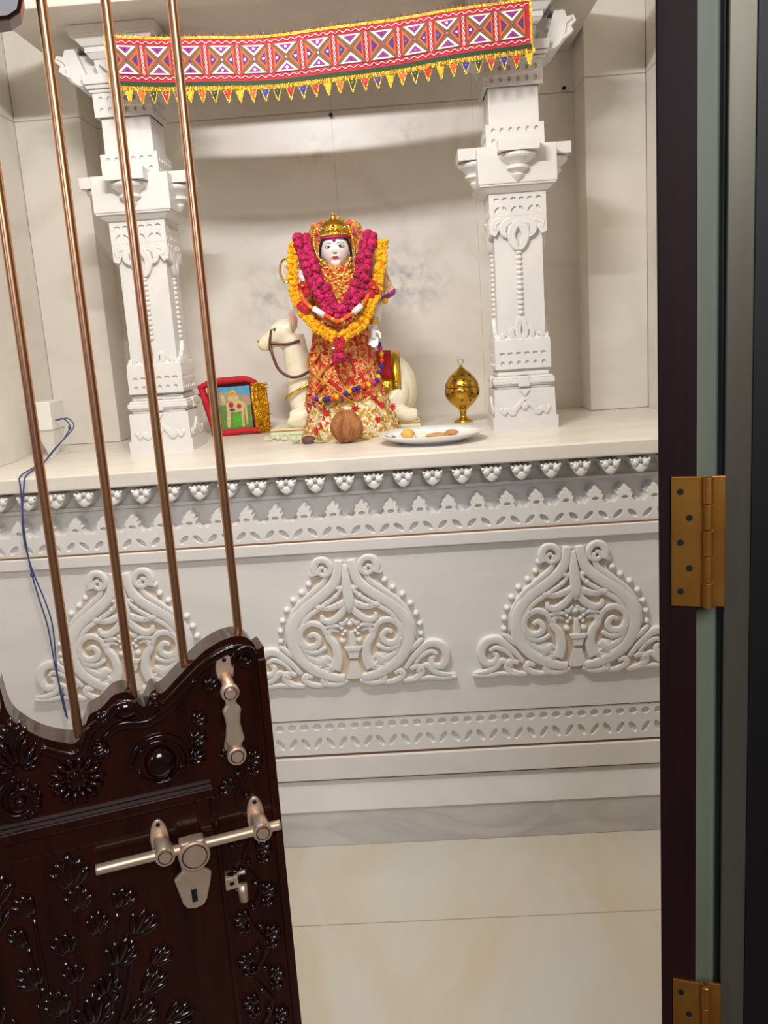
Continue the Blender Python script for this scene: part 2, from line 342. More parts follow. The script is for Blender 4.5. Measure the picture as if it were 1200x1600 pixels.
def _lf(ang):                                            # slanted eye shape; vertices kept in angular order
    p = _o(0.88, 0.42, ang); k = min(range(8), key=lambda i: abs(math.atan2(p[i][1], p[i][0])))
    return p[k:]+p[:k]
HOLES = {'round': _o(0.55, 0.55, 0), 'slot': _o(0.75, 0.36, 0), 'leafL': _lf(R(-42)), 'leafR': _lf(R(42)),
         'notch': [(0.70, 0.0), (0.55, 0.5), (0, 0.72), (-0.55, 0.5), (-0.70, 0.0), (-0.4, -0.35), (0, -0.42), (0.4, -0.35)]}

def tag(o, label, cat, group=None, kind=None):
    if label: o['label'] = label
    if cat: o['category'] = cat
    if group: o['group'] = group
    if kind: o['kind'] = kind
    return o
def thing(name, label, cat, loc=(0, 0, 0), rotz=0.0, group=None, kind=None):
    o = bpy.data.objects.new(name, None); COL.objects.link(o); o.location = loc; o.rotation_euler = (0, 0, rotz)
    o.empty_display_size = 0.05
    return tag(o, label, cat, group, kind)
def struct(name, mb, m, label=None, bevel=0):
    o = mb.build(name, m, bevel=bevel); o['kind'] = 'structure'
    if label: o['label'] = label
    return o
def inst(o, parent, loc=(0, 0, 0), rot=(0, 0, 0), scale=1.0, mat_=None):
    c = o.copy(); COL.objects.link(c); c.parent = parent; c.location = loc; c.rotation_euler = rot
    c.scale = (scale,)*3 if not isinstance(scale, tuple) else scale
    return c

# ------------------------------------------------------------------ setting
struct('floor', MB().box(-1.40, 1.10, 0.75, 3.50, -0.06, 0), 'marble_floor')
struct('floor_hall', MB().box(-2.6, 2.4, -2.6, 0.75, -0.06, -0.001), 'hall_floor')
struct('wall_hall', MB().box(-2.66, 2.46, -2.66, -2.6, 0, 2.86), 'hall_wall')
struct('wall_hall_left', MB().box(-2.66, -2.6, -2.6, 0.95, 0, 2.86), 'hall_wall')
struct('wall_back', MB().box(-1.38, 1.06, 3.43, 3.50, 0, 2.86), 'marble_wall')
wl = MB().box(-1.38, -1.305, 0.95, 3.43, 0, 2.86); wl.box(-1.305, -1.285, 0.95, 2.845, 1.1735, 2.86)
struct('wall_left', wl, 'marble_side')
struct('wall_right', MB().box(0.876, 1.06, 0.96, 3.43, 0, 2.86), 'marble_side')
struct('ceiling', MB().box(-1.38, 1.06, 0.85, 3.50, 2.86, 2.92), 'marble_ceil')
struct('trim_1', MB().box(-1.304, -1.072, 3.25, 3.43, 1.1735, 2.858), 'marble_side', 'marble wall pilaster beside the left pillar', bevel=0.003)
tr = MB().box(0.667, 0.875, 3.25, 3.43, 1.1735, 2.858)
struct('trim_2', tr, 'marble_side', 'marble wall pilaster beside the right pillar', bevel=0.003)
wf = MB().box(-2.6, -0.885, 0.86, 0.95, 0, 2.86); wf.box(0.52, 2.4, 0.86, 0.95, 0, 2.86); wf.box(-0.885, 0.52, 0.86, 0.95, 2.2, 2.86)
struct('wall_front', wf, 'hall_wall')
dfm = MB().box(-0.885, -0.855, 0.84, 0.97, 0, 2.2); dfm.box(-0.855, 0.36, 0.84, 0.97, 2.17, 2.2)
dfm.box(0.3582, 0.52, 0.930, 0.96, 0, 2.2)
struct('door_1', dfm, 'dark')
struct('trim_3', MB().box(0.296, 0.3335, 0.945, 1.00, 0, 2.17), 'jamb', 'grey green door jamb strip behind the brass hinges')
ts = MB().box(0.3300, 0.3580, 0.930, 0.944, 0, 2.17); ts.box(0.3270, 0.3300, 0.935, 0.944, 0, 2.17, 1)
struct('trim_4', ts, ['steel', 'dark'], 'glossy metal strip between the jamb and dark door frame', bevel=0.004)
canopy = MB().box(-1.088, 0.650, 2.645, 3.429, 2.4425, 2.512)
tag(canopy.build('canopy_slab', 'marble_ceil', bevel=0.004), 'flat marble canopy slab resting on the two carved pillars', 'canopy', kind='thing')

# ------------------------------------------------------------------ altar
AX, AY = -0.20, 2.40
altar = thing('altar', 'broad white marble altar platform with carved scrollwork front', 'altar', (AX, AY, 0), kind='thing')
XL, XR = -1.104, 1.075                                   # local x limits
MB().box(XL, XR, 0.0, 1.027, 1.131, 1.1725).build('table_slab', 'marble_slab', altar, bevel=0.004)
core = MB().box(XL, XR, 0.075, 1.027, 0.946, 1.131); core.box(XL, XR, 0.062, 0.075, 1.060, 1.070)
core.box(XL, XR, 0.05, 0.075, 1.112, 1.131)
core.build('cornice', 'marble_altar', altar, bevel=0.001)
MB().box(XL, XR, 0.0, 0.3, 0.909, 0.942).build('ledge', 'marble_altar', altar, bevel=0.003)
jl = MB().box(XL, XR, 0.0065, 0.3, 0.9415, 0.9465); jl.box(XL, XR, 0.0185, 0.3, 0.2838, 0.2935); jl.box(XL, XR, 0.0185, 0.3, 0.2062, 0.2130); jl.box(XL, XR, 0.0142, 0.3, 0.4015, 0.4048)
jl.build('joint_line', 'groove', altar)
MB().box(XL, XR, 0.013, 1.027, 0.404, 0.909).build('panel', 'marble_altar', altar, bevel=0.001)
lowb = MB().box(XL, XR, 0.030, 1.027, 0.0, 0.404)
lowb.box(XL, XR, 0.010, 0.03, 0.2125, 0.2845)
lowb.build('base_course', 'marble_altar', altar, bevel=0.003)
ch = MB(); ch.add([(XL, 0.0, 0.115), (XR, 0.0, 0.115), (XR, 0.022, 0.2065), (XL, 0.022, 0.2065), (XL, 0.1, 0.115), (XR, 0.1, 0.115), (XR, 0.1, 0.2065), (XL, 0.1, 0.2065)],
    [(0, 1, 2, 3), (4, 7, 6, 5), (0, 4, 5, 1), (2, 6, 7, 3), (0, 3, 7, 4), (1, 5, 6, 2)])
ch.build('sloped_course', 'marble_altar', altar, bevel=0.002)
MB().box(XL, XR, 0.004, 0.3, 0.0, 0.1148).build('plinth', 'marble_plinth', altar, bevel=0.002)
# pierced band low on the front
pb = MB(); nx = 59; cw = (XR-XL)/nx; FA = lambda u, v, h: (u, -h, v)
for i in range(nx):
    a, b = XL+i*cw, XL+(i+1)*cw
    pb.cell(a, b, 0.3565, 0.3965, 'notch', -0.016, 0.008, FA)
    pb.cell(a, b, 0.300, 0.3565, 'leafL' if i % 2 else 'leafR', -0.016, 0.008, FA)
pb.box(XL, XR, 0.016, 0.031, 0.3965, 0.402); pb.box(XL, XR, 0.016, 0.031, 0.293, 0.300)
pb.build('pierced_band', 'marble_altar', altar)
# crest of pointed leaves
cr = MB(); P_ = 0.0811
for k in range(-13, 15):
    c = 0.0536+(k-0.5)*P_-0.0405
    if c-P_/2 < XL or c+P_/2 > XR: continue
    cr.cell(c-P_/2, c, 0.9465, 0.988, 'leafR', -0.012, 0.010, FA); cr.cell(c, c+P_/2, 0.9465, 0.988, 'leafL', -0.012, 0.010, FA)
    cr.box(c-P_/2, c+P_/2, 0.0125, 0.075, 0.9465, 0.9475)
    cr.cell(c-0.014, c+0.014, 0.998, 1.030, 'slot', -0.012, 0.010, FA)
    cr.prism([(c-P_/2, 0.988), (c+P_/2, 0.988), (c+P_/2, 1.004), (c+0.030, 1.000), (c+0.023, 1.006), (c+0.014, 1.003), (c+0.014, 0.998), (c-0.014, 0.998), (c-0.014, 1.003), (c-0.023, 1.006), (c-0.030, 1.000), (c-P_/2, 1.004)], -0.075, -0.012, FA)
    cr.prism([(c+0.014, 1.003), (c+0.023, 1.006), (c+0.017, 1.014), (c+0.021, 1.024), (c+0.014, 1.030)], -0.075, -0.012, FA)
    cr.prism([(c-0.014, 1.030), (c-0.021, 1.024), (c-0.017, 1.014), (c-0.023, 1.006), (c-0.014, 1.003)], -0.075, -0.012, FA)
    cr.prism([(c-0.014, 1.030), (c+0.014, 1.030), (c+0.017, 1.034), (c+0.008, 1.039), (c+0.005, 1.046), (c, 1.049), (c-0.005, 1.046), (c-0.008, 1.039), (c-0.017, 1.034)], -0.075, -0.012, FA)
    cr.box(c-0.014, c+0.014, 0.03, 0.075, 0.998, 1.030)
cr.build('leaf_crest', 'marble_altar', altar)
# row of hanging lotus carvings
pm = MB(); hw = 0.026
pm.prism([(-hw, 0.040), (-0.017, 0.036), (-0.0125, 0.041), (-0.006, 0.037), (0, 0.042), (0.006, 0.037), (0.0125, 0.041), (0.017, 0.036), (hw, 0.040), (0.024, 0.027), (0.017, 0.014), (0.008, 0.004), (0, 0), (-0.008, 0.004), (-0.017, 0.014), (-0.024, 0.027)], -0.07, 0, FA)
pm.dome(0, 0.013, 0.011, 0.012, 0.004, FA); 
for sx in (-1, 1):
    pm.dome(sx*0.013, 0.027, 0.009, 0.009, 0.006, FA); pm.dome(0.0*sx, 0.033, 0.006, 0.007, 0.006, FA)
    pm.dome(sx*0.022, 0.035, 0.004, 0.004, 0.004, FA)
pend = pm.build('pendant_carving', 'marble_altar', altar, bevel=0.0012)
first = True
for k in range(-13, 15):
    x = 0.013+k*P_
    if x-0.03 < XL or x+0.03 > XR: continue
    if first: pend.location = (x, 0.002, 1.080); pend.scale = (1.07, 1, 1.05); first = False
    else: inst(pend, altar, (x, 0.002, 1.080), scale=(1.07, 1, 1.05))
# the three scrollwork reliefs
def q(x, y): return ((x-(525+(y-240)*0.062))*0.00050, (930-y)*0.000558)
def qs(*p): return [q(*a) for a in p]
rl = MB(); HR = 0.0175
half = [(525, 275), (560, 265), (640, 262), (680, 290), (690, 350), (740, 405), (830, 480), (890, 555), (915, 630), (920, 705), (1020, 735), (1070, 775), (1085, 840), (1110, 905), (1110, 918), (569, 918)]
hp = qs(*half); rl.prism(hp+[(-u, v) for u, v in reversed(hp[1:-1])], 0.0, 0.005, FA, 1)
ST = [([(648, 298), (672, 300), (680, 322), (655, 338), (622, 325), (612, 290), (640, 258), (684, 262), (706, 300), (700, 335)], [.006, .007, .008, .010, .012, .012]),
      ([(560, 262), (575, 320), (610, 385), (690, 445), (790, 505), (868, 590), (886, 680), (860, 765), (790, 835), (690, 880), (615, 893)], [.013, .017, .019, .020, .020, .018, .013]),
      ([(640, 300), (660, 370), (740, 430), (840, 505), (905, 600), (920, 690)], [.006, .010, .010, .008, .006]),
      ([(560, 400), (605, 452), (690, 500), (790, 560), (835, 640), (838, 720), (800, 790)], [.005, .008, .009, .009, .006]),
      ([(552, 478), (600, 500), (660, 512), (720, 500), (775, 506)], [.011, .012, .010, .004]),
      ([(552, 500), (595, 550), (650, 582), (692, 575), (700, 545)], [.012, .013, .011, .006]),
      ([(690, 650), (712, 604), (775, 588), (832, 622), (842, 672), (808, 712), (756, 708), (734, 676), (758, 646), (790, 660)], [.008, .011, .013, .012, .010, .007]),
      ([(700, 720), (760, 745), (820, 730), (850, 690)], [.006, .010, .008]),
      ([(668, 845), (640, 780), (648, 712), (680, 662), (655, 628), (612, 642)], [.020, .017, .014, .012, .009, .004]),
      ([(690, 775), (740, 800), (800, 770), (836, 705)], [.012, .014, .010, .004]),
      ([(680, 830), (740, 850), (800, 815), (830, 770)], [.014, .014, .010, .005]),
      ([(700, 805), (760, 822), (812, 790)], [.008, .009, .004]),
      ([(600, 905), (660, 925), (735, 918), (740, 892), (706, 890)], [.006, .010, .010, .007]),
      ([(735, 925), (800, 922), (850, 892), (835, 868), (802, 880)], [.007, .011, .011, .007]),
      ([(850, 925), (920, 915), (960, 880), (935, 850), (892, 862)], [.007, .012, .012, .007]),
      ([(862, 862), (925, 785), (1000, 730), (1072, 745), (1100, 800), (1080, 852), (1030, 850), (1012, 815), (1040, 800)], [.007, .013, .015, .013, .010, .007]),
      ([(915, 850), (950, 800), (1010, 772), (1050, 790)], [.005, .009, .006]),
      ([(930, 880), (985, 845), (1030, 880), (1085, 900), (1155, 908)], [.007, .011, .010, .004]),
      ([(900, 925), (1000, 914), (1080, 921), (1160, 918)], [.006, .008, .006]),
      ([(880, 775), (930, 730), (965, 700)], [.006, .010, .005])]
for i, (p, wd) in enumerate(ST): rl.stroke(qs(*p), [x*(.92 if i < 2 else .90) for x in wd], HR if i < 2 else HR*.92, FA, mirror=True, n=6)
rl.stroke(qs((525, 285), (533, 380), (546, 480), (549, 545)), [.006, .014, .017, .004], HR*1.1, FA)
rl.stroke(qs((598, 616), (645, 606), (700, 618)), [.004, .008, .004], HR*.85, FA, mirror=True)
rl.stroke(qs((556, 575), (585, 600), (606, 590)), [.004, .007, .004], HR*.8, FA, mirror=True)
for p, r in [((551, 600), .011), ((580, 640), .008)]:
    u, v = q(*p)
    for sg in (-1, 1): rl.dome(u*sg, v, r, r*.9, HR*.85, FA)
rl.stroke(qs((556, 640), (562, 700), (566, 745)), [.006, .011, .006], HR*0.8, FA)
for sg in (-1, 1):
    u, v = q(728, 792); rl.dome(u*sg, v, .036, .022, HR*.85, FA, rot=.5*sg, seg=16)
    u, v = q(655, 700); rl.dome(u*sg, v, .011, .026, HR*.8, FA, rot=-.2*sg, seg=14)
for p, r in [((590, 405), .011), ((607, 452), .010), ((604, 490), .007), ((596, 622), .007), ((620, 608), .007), ((594, 655), .007), ((600, 690), .011), ((655, 905), .010), ((720, 905), .008), ((660, 505), .007), ((700, 815), .010)]:
    u, v = q(*p)
    for sg in (-1, 1): rl.dome(u*sg, v, r, r, HR*0.95, FA)
for p in [(722, 335), (748, 382), (795, 423), (850, 462), (895, 512), (927, 568), (948, 622), (955, 676)]:
    u, v = q(*p)
    for sg in (-1, 1): rl.dome(u*sg, v, .0095, .0095, .015, FA, seg=10)
a = qs((530, 742), (604, 742), (592, 782), (545, 782)); rl.prism(a, 0, 0.017, FA)
a = qs((548, 800), (592, 800), (628, 895), (520, 895)); rl.prism(a, 0, 0.014, FA)
a = qs((515, 722), (618, 722), (606, 740), (528, 740)); rl.prism(a, 0, 0.020, FA)
relief = rl.build('scrollwork_relief', ['marble_altar', 'dusty'], altar); relief.location = (-0.646, 0.013, 0.5125)
inst(relief, altar, (-0.004, 0.013, 0.5125)); inst(relief, altar, (0.636, 0.013, 0.5125))

# ------------------------------------------------------------------ carved pillars
def rotF(k):
    c, s = (1, 0, -1, 0)[k], (0, 1, 0, -1)[k]
    return lambda u, v, h: (u*c+h*s, u*s-h*c, v)
def band(z0, z1, hw, n=6, rows=('round', 'round')):
    b = MB(); b.frus(z0, z1, hw-0.011, hw-0.011)
    b.frus(z0, z0+0.003, hw, hw); b.frus(z1-0.003, z1, hw, hw)
    g = 0.010; cwid = (2*hw-2*g)/n; zm = (z1-z0-0.006)/len(rows)
    for k in range(4):
        F = rotF(k)
        for j, r in enumerate(rows):
            for i in range(n):
                b.cell(-hw+g+i*cwid, -hw+g+(i+1)*cwid, z0+0.003+j*zm, z0+0.003+(j+1)*zm, r if r != 'alt' else ('leafL' if i % 2 else 'leafR'), hw, 0.006, F)
    for sx in (-1, 1):
        for sy in (-1, 1): b.box(min(sx*hw, sx*(hw-g)), max(sx*hw, sx*(hw-g)), min(sy*hw, sy*(hw-g)), max(sy*hw, sy*(hw-g)), z0+0.003, z1-0.003)
    return b
def pillar(xc, yc, label):
    Z0 = 1.1725
    t = thing('carved_pillar', label, 'pillar', (xc, yc, Z0), kind='thing', group=None)
    z = lambda a: a-Z0
    b = MB(); b.frus(0.0, z(1.212), .103, .103); b.frus(z(1.212), z(1.300), .097, .095)
    for k in range(4):
        F = rotF(k)
        b.stroke([(-.07, z(1.222)), (-.055, z(1.236)), (-.04, z(1.224)), (-.03, z(1.240)), (-.018, z(1.25)), (0, z(1.272))], [.007, .009, .009, .005], .007, F, mirror=True, n=4, base=.0955)
        b.dome(0, z(1.245), .013, .015, .008, F, base=.0955); b.dome(.075, z(1.235), .008, .010, .006, F, base=.0955); b.dome(-.075, z(1.235), .008, .010, .006, F, base=.0955)
        b.prism([(-.016, z(1.296)), (.016, z(1.296)), (0, z(1.277))], .09, .101, F)
    b.build('base', 'marble', t, bevel=0.003)
    b = MB()
    for (z0, z1, h0, h1) in [(1.300, 1.309, .086, .086), (1.309, 1.315, .090, .095), (1.315, 1.332, .097, .097), (1.332, 1.340, .095, .090), (1.340, 1.355, .083, .080)]: b.frus(z(z0), z(z1), h0, h1)
    b.box(-.018, .018, -.0995, .0995, z(1.306), z(1.340)); b.box(-.0995, .0995, -.018, .018, z(1.306), z(1.340))
    b.frus(z(1.355), z(1.362), .078, .078)
    b.build('torus_moulding', 'marble', t, bevel=0.004)
    band(z(1.362), z(1.428), .0875, rows=('round', 'slot')).build('lower_pierced_band', 'marble', t)
    s = MB(); s.frus(z(1.428), z(1.825), .0745, .0735); s.frus(z(1.428), z(1.452), .0875, .0865); s.frus(z(1.452), z(1.466), .0865, .0775)
    s.frus(z(1.795), z(1.826), .086, .086); s.frus(z(1.778), z(1.795), .076, .086)
    for k in range(4):
        F = rotF(k)
        for i in range(13): s.dome(0, z(1.535+i*0.0152), .0105, .0082, .010, F, base=.0735, seg=10)
        # acanthus at the foot
        for p, wd in [([(0, z(1.445)), (.012, z(1.475)), (.006, z(1.512)), (0, z(1.522))], [.010, .010, .004]), ([(.014, z(1.442)), (.030, z(1.462)), (.030, z(1.482)), (.020, z(1.488))], [.008, .009, .005]),
                      ([(.035, z(1.440)), (.056, z(1.448)), (.062, z(1.464)), (.050, z(1.470))], [.008, .009, .005]), ([(.06, z(1.434)), (.078, z(1.444))], [.007, .005])]:
            s.stroke(p, wd, .012, F, mirror=True, n=4, base=.074)
        # drooping leaves at the head
        for p, wd in [([(0, z(1.805)), (.016, z(1.790)), (.022, z(1.765)), (.010, z(1.735)), (0, z(1.726))], [.012, .014, .012, .005]), ([(.022, z(1.812)), (.044, z(1.800)), (.046, z(1.776)), (.030, z(1.764))], [.011, .012, .006]),
                      ([(.052, z(1.815)), (.072, z(1.806)), (.070, z(1.784))], [.010, .011, .006])]:
            s.stroke(p, wd, .015, F, mirror=True, n=4, base=.074)
        s.prism([(.054, z(1.795)), (.086, z(1.795)), (.086, z(1.775)), (.070, z(1.768))], .07, .0865, F); s.prism([(-.054, z(1.795)), (-.086, z(1.795)), (-.086, z(1.775)), (-.070, z(1.768))], .07, .0865, F)
    s.build('shaft', 'marble', t, bevel=0.0015)
    band(z(1.826), z(1.893), .0865, rows=('alt', 'slot')).build('middle_pierced_band', 'marble', t)
    b = MB(); b.frus(z(1.893), z(1.910), .092, .112); b.frus(z(1.910), z(1.916), .116, .116); b.frus(z(1.916), z(2.024), .1185, .1185)
    b.build('block', 'marble', t, bevel=0.004)
    for k in range(4):                                  # bracket on each face: slab with rounded stepped drop under it
        g = MB(); F = rotF(k)
        g.prism([(-.060, z(2.000)), (.060, z(2.000)), (.060, z(2.034)), (-.060, z(2.034))], .07, .172, F)
        def drop(prof):
            seg = 12; vs = []; n = len(prof)
            for (r, d, zz) in prof:
                for i in range(seg+1):
                    a = PI*i/seg; vs.append(F(r*math.cos(a), zz, .1175+d*math.sin(a)))
            fs = [(j*(seg+1)+i, j*(seg+1)+i+1, (j+1)*(seg+1)+i+1, (j+1)*(seg+1)+i) for j in range(n-1) for i in range(seg)]
            fs += [tuple(range(seg+1)), tuple(range((n-1)*(seg+1), n*(seg+1)))]
            g.add(vs, fs, 0, False)
        drop([(.054, .050, z(1.998)), (.056, .052, z(1.990)), (.052, .048, z(1.984)), (.040, .036, z(1.975)), (.026, .026, z(1.965))])
        drop([(.026, .026, z(1.966)), (.034, .032, z(1.962)), (.034, .032, z(1.955)), (.022, .020, z(1.948)), (.014, .014, z(1.942))])
        drop([(.014, .014, z(1.944)), (.020, .018, z(1.938)), (.016, .014, z(1.932)), (.006, .006, z(1.922))])
        g.build('block_bracket', 'marble', t, bevel=0.003)
    band(z(2.024), z(2.090), .0875, rows=('round', 'round')).build('upper_pierced_band', 'marble', t)
    MB().frus(z(2.090), z(2.196), .0755, .0745).build('neck', 'marble', t, bevel=0.002)
    band(z(2.196), z(2.264), .0880, rows=('round', 'round')).build('top_pierced_band', 'marble', t)
    c = MB(); c.frus(z(2.264), z(2.272), .094, .096); c.frus(z(2.274), z(2.284), .100, .104); c.frus(z(2.286), z(2.312), .106, .110)
    c.frus(z(2.312), z(2.360), .068, .076); c.frus(z(2.360), z(2.376), .080, .092); c.frus(z(2.376), z(2.392), .094, .094)
    c.frus(z(2.392), z(2.414), .100, .118); c.frus(z(2.414), z(2.442), .124, .132)
    for k in range(4):
        F = rotF(k)
        c.stroke([(-.055, z(2.350)), (-.03, z(2.330)), (0, z(2.322)), (.03, z(2.330)), (.055, z(2.350))], [.006, .010, .006], .014, F, n=4, base=.074)
    c.build('capital', 'marble', t, bevel=0.003)
    for sg in (-1, 1):                                  # corbel arm with a scroll on its front
        a = MB(); F2 = lambda u, v, h: (u, -h, v); mk = lambda L: [(u*sg, z(v)) for u, v in L]
        a.prism(mk([(.05, 2.268), (.095, 2.268), (.135, 2.290), (.160, 2.322), (.165, 2.385), (.05, 2.385)]), -.06, .045, F2)
        a.prism(mk([(.09, 2.276), (.118, 2.282), (.146, 2.299), (.166, 2.322), (.184, 2.334), (.176, 2.348), (.192, 2.362), (.184, 2.378), (.164, 2.374), (.158, 2.392), (.128, 2.392), (.10, 2.312)]), .045, .082, F2)
        a.stroke(mk([(.10, 2.288), (.130, 2.299), (.150, 2.326), (.158, 2.356), (.178, 2.370)]), [.006, .008, .008, .006, .005], .008, F2, n=5, base=.080)
        a.stroke(mk([(.150, 2.315), (.168, 2.328), (.178, 2.336)]), [.004, .006, .004], .008, F2, n=4, base=.080)
        a.prism(mk([(.125, 2.392), (.165, 2.392), (.160, 2.404), (.120, 2.404)]), -.05, .06, F2)
        a.build('corbel_arm', 'marble', t, bevel=0.0015)
    return t
pillar(-0.800, 2.920, 'carved white marble pillar nearest the copper rods, framed picture at its foot')
pillar(0.372, 2.920, 'carved white marble pillar beside the brass incense burner')

# ------------------------------------------------------------------ embroidered toran hung across the pillars
toran = thing('door_toran', 'red embroidered toran strip with mirror work hung across both pillars', 'toran', (-0.19, 2.745, 2.25))
TX0, TX1 = -0.795, 0.412
TOP = [(-0.80, 2.384), (-0.70, 2.373), (-0.584, 2.362), (-0.365, 2.350), (-0.18, 2.354), (0.0, 2.364), (0.146, 2.374), (0.30, 2.383), (0.415, 2.391)]
def topz(x):
    for (a, za), (b, zb) in zip(TOP, TOP[1:]):
        if x <= b: break
    t = (x-a)/(b-a); return za+(zb-za)*t
_TS = smooth_path(TOP, 8)
def topz(x):
    for i in range(len(_TS)-1):
        if x <= _TS[i+1][0]: break
    a, b = _TS[i], _TS[i+1]; t = max(0, min(1, (x-a[0])/(b[0]-a[0]))); return a[1]+(b[1]-a[1])*t
LT = TX1-TX0
def TF(u, v, h):                                         # u along, v down from the top edge, h out from the cloth
    x = TX0+u
    y = -0.025+0.004*math.sin(u*17)+0.006*(v/0.13)*math.sin(u*9+1)
    return (x+0.19, y-h, topz(x)-v-2.25)
def tgrid(u0, u1, v0, v1, h, nu, nv=1, m=0, mb=None, thick=None):
    vs = []; 
    for j in range(nv+1):
        for i in range(nu+1): vs.append(TF(u0+(u1-u0)*i/nu, v0+(v1-v0)*j/nv, h))
    fs = [(j*(nu+1)+i, j*(nu+1)+i+1, (j+1)*(nu+1)+i+1, (j+1)*(nu+1)+i) for j in range(nv) for i in range(nu)]
    if thick:
        o = len(vs)
        for j in range(nv+1):
            for i in range(nu+1): vs.append(TF(u0+(u1-u0)*i/nu, v0+(v1-v0)*j/nv, h-thick))
        fs += [tuple(o+k for k in reversed(f)) for f in fs[:nu*nv]]
        for i in range(nu):
            fs.append((i+1, i, o+i, o+i+1)); q0 = nv*(nu+1); fs.append((q0+i, q0+i+1, o+q0+i+1, o+q0+i))
        for j in range(nv):
            a, b = j*(nu+1), (j+1)*(nu+1); fs.append((a, b, o+b, o+a)); fs.append((b+nu, a+nu, o+a+nu, o+b+nu))
    mb.add(vs, fs, m, False)
def tprism(mb, poly, h0, h1, m): mb.prism(poly, h0, h1, TF, m)
HB = 0.118
band_ = MB()                                             # 0 red 1 white 2 purple 3 violet 4 orange 5 brown 6 mirror 7 pink
tgrid(0, LT, 0.004, HB, 0.0, 120, 4, 0, band_, 0.003)
NM = 13; mw = (LT-0.012)/NM
wave = lambda a, b, va, vb, amp, per, n: [TF(a+(b-a)*i/n+(amp*math.sin(2*PI*i/n*per) if abs(a-b) < 1e-6 else 0), va+(vb-va)*i/n+(amp*math.sin(2*PI*i/n*per) if abs(a-b) > 1e-6 else 0), 0.0025) for i in range(n+1)]
for v in (0.0135, 0.1075):
    band_.tube(wave(0.004, LT-0.004, v, v, 0.0030, NM*4, NM*4*8), 0.0013, 4, 1)
for i in range(NM):
    a = 0.006+i*mw; c = a+mw/2; b = a+mw; vt, vb_ = 0.0215, 0.0995; vm = (vt+vb_)/2; s_ = 0.011
    tprism(band_, [(a+s_*0.75, vt), (b-s_*0.75, vt), (b-s_*0.75, vb_), (a+s_*0.75, vb_)], 0, 0.0024, 5)
    def tri(p, m1, m2, disc):
        cx, cy = sum(x for x, _ in p)/3, sum(y for _, y in p)/3
        tprism(band_, p, 0.0020, 0.0038, m1)
        q2 = [(cx+(x-cx)*0.62, cy+(y-cy)*0.62) for x, y in p]; tprism(band_, q2, 0.0030, 0.0044, m2)
        q3 = [(cx+0.0032*math.cos(PI*k/4), cy+0.0032*math.sin(PI*k/4)) for k in range(8)]; tprism(band_, q3, 0.0040, 0.0050, disc)
    g = 0.0145
    tri([(a+g, vt+0.002), (b-g, vt+0.002), (c, vm-0.009)], 1, 2, 6)
    tri([(a+g, vb_-0.002), (c, vm+0.009), (b-g, vb_-0.002)], 1, 2, 6)
    tri([(a+0.0105, vt+0.009), (c-0.008, vm), (a+0.0105, vb_-0.009)], 4, 3, 6)
    tri([(b-0.0105, vt+0.009), (b-0.0105, vb_-0.009), (c+0.008, vm)], 4, 3, 6)
    tprism(band_, [(c+0.0042*math.cos(PI*k/4), vm+0.0042*math.sin(PI*k/4)) for k in range(8)], 0.0020, 0.0040, 7)
    tprism(band_, [(c+0.0022*math.cos(PI*k/4), vm+0.0022*math.sin(PI*k/4)) for k in range(8)], 0.0040, 0.0048, 6)
    if i:
        for ph in (1, -1): band_.tube(wave(a, a, vt, vb_, 0.0028*ph, 3, 30), 0.0012, 4, 1)
band_.build('embroidered_band', ['crimson', 'white', 'purple', 'violet', 'orange', 'brown', 'mirror', 'pink'], toran)
gb = MB()
tgrid(-0.002, LT+0.002, -0.003, 0.0045, 0.002, 120, 1, 0, gb, 0.004)
tgrid(LT-0.002, LT+0.005, -0.003, 0.150, 0.002, 2, 10, 0, gb, 0.004)
tgrid(-0.005, 0.002, -0.003, 0.140, 0.002, 2, 10, 0, gb, 0.004)
for i in range(150):                                     # tufts of tinsel along the top edge
    u = LT*i/149; a = TF(u, -0.004, 0.002); b_ = TF(u+random.uniform(-.004, .004), -0.004-random.uniform(.003, .009), 0.002+random.uniform(-.003, .004))
    gb.tube([a, b_], [0.0016, 0.0004], 4, random.choice([0, 0, 1, 2, 3]))
gb.build('gold_edging', ['tinsel', 'orange', 'violet', 'red'], toran)
rb = MB(); tgrid(0, LT, HB, HB+0.0115, 0.0045, 120, 1, 0, rb, 0.003)
rb.build('green_ribbon', 'green', toran)
fr = MB(); tgrid(-0.002, LT+0.010, HB+0.011, HB+0.024, 0.003, 240, 2, 0, fr, 0.005)
for i in range(200):
    u = LT*i/199; fr.tube([TF(u, HB+0.011, 0.004), TF(u+random.uniform(-.003, .003), HB+0.025+random.uniform(0, .003), 0.005)], 0.0014, 4, 0)
fr.build('gold_fringe', 'tinsel', toran)
NP = 34; pcols = ['red', 'yellow', 'orange', 'green', 'rose_red', 'violet', 'yellow', 'orange', 'green', 'red', 'yellow', 'orange', 'blue', 'green', 'rose_red', 'blue']
pcache = {}
for i in range(NP):
    u = 0.012+(LT-0.02)*i/(NP-1); c = pcols[i % len(pcols)]
    base = TF(u, HB+0.025, 0.002)
    if c not in pcache:
        p = MB(); hw = 0.0130
        p.prism([(-hw, 0), (hw, 0), (0.002, -0.033), (-0.002, -0.033)], 0, 0.003, None, 0)
        p.prism([(-hw*.80, -0.001), (hw*.80, -0.001), (0, -0.027)], 0.003, 0.0045, None, 1)
        p.dome(0, -0.007, .0022, .0022, .002, None, 2, seg=8, base=0.0045)
        pcache[c] = p.build('pennant', ['tinsel', c, 'mirror'], toran); o = pcache[c]
        o.location = base
    else: o = inst(pcache[c], toran, base)
    o.rotation_euler = (random.uniform(-.08, .08), random.uniform(-.06, .06), random.uniform(-.15, .15))

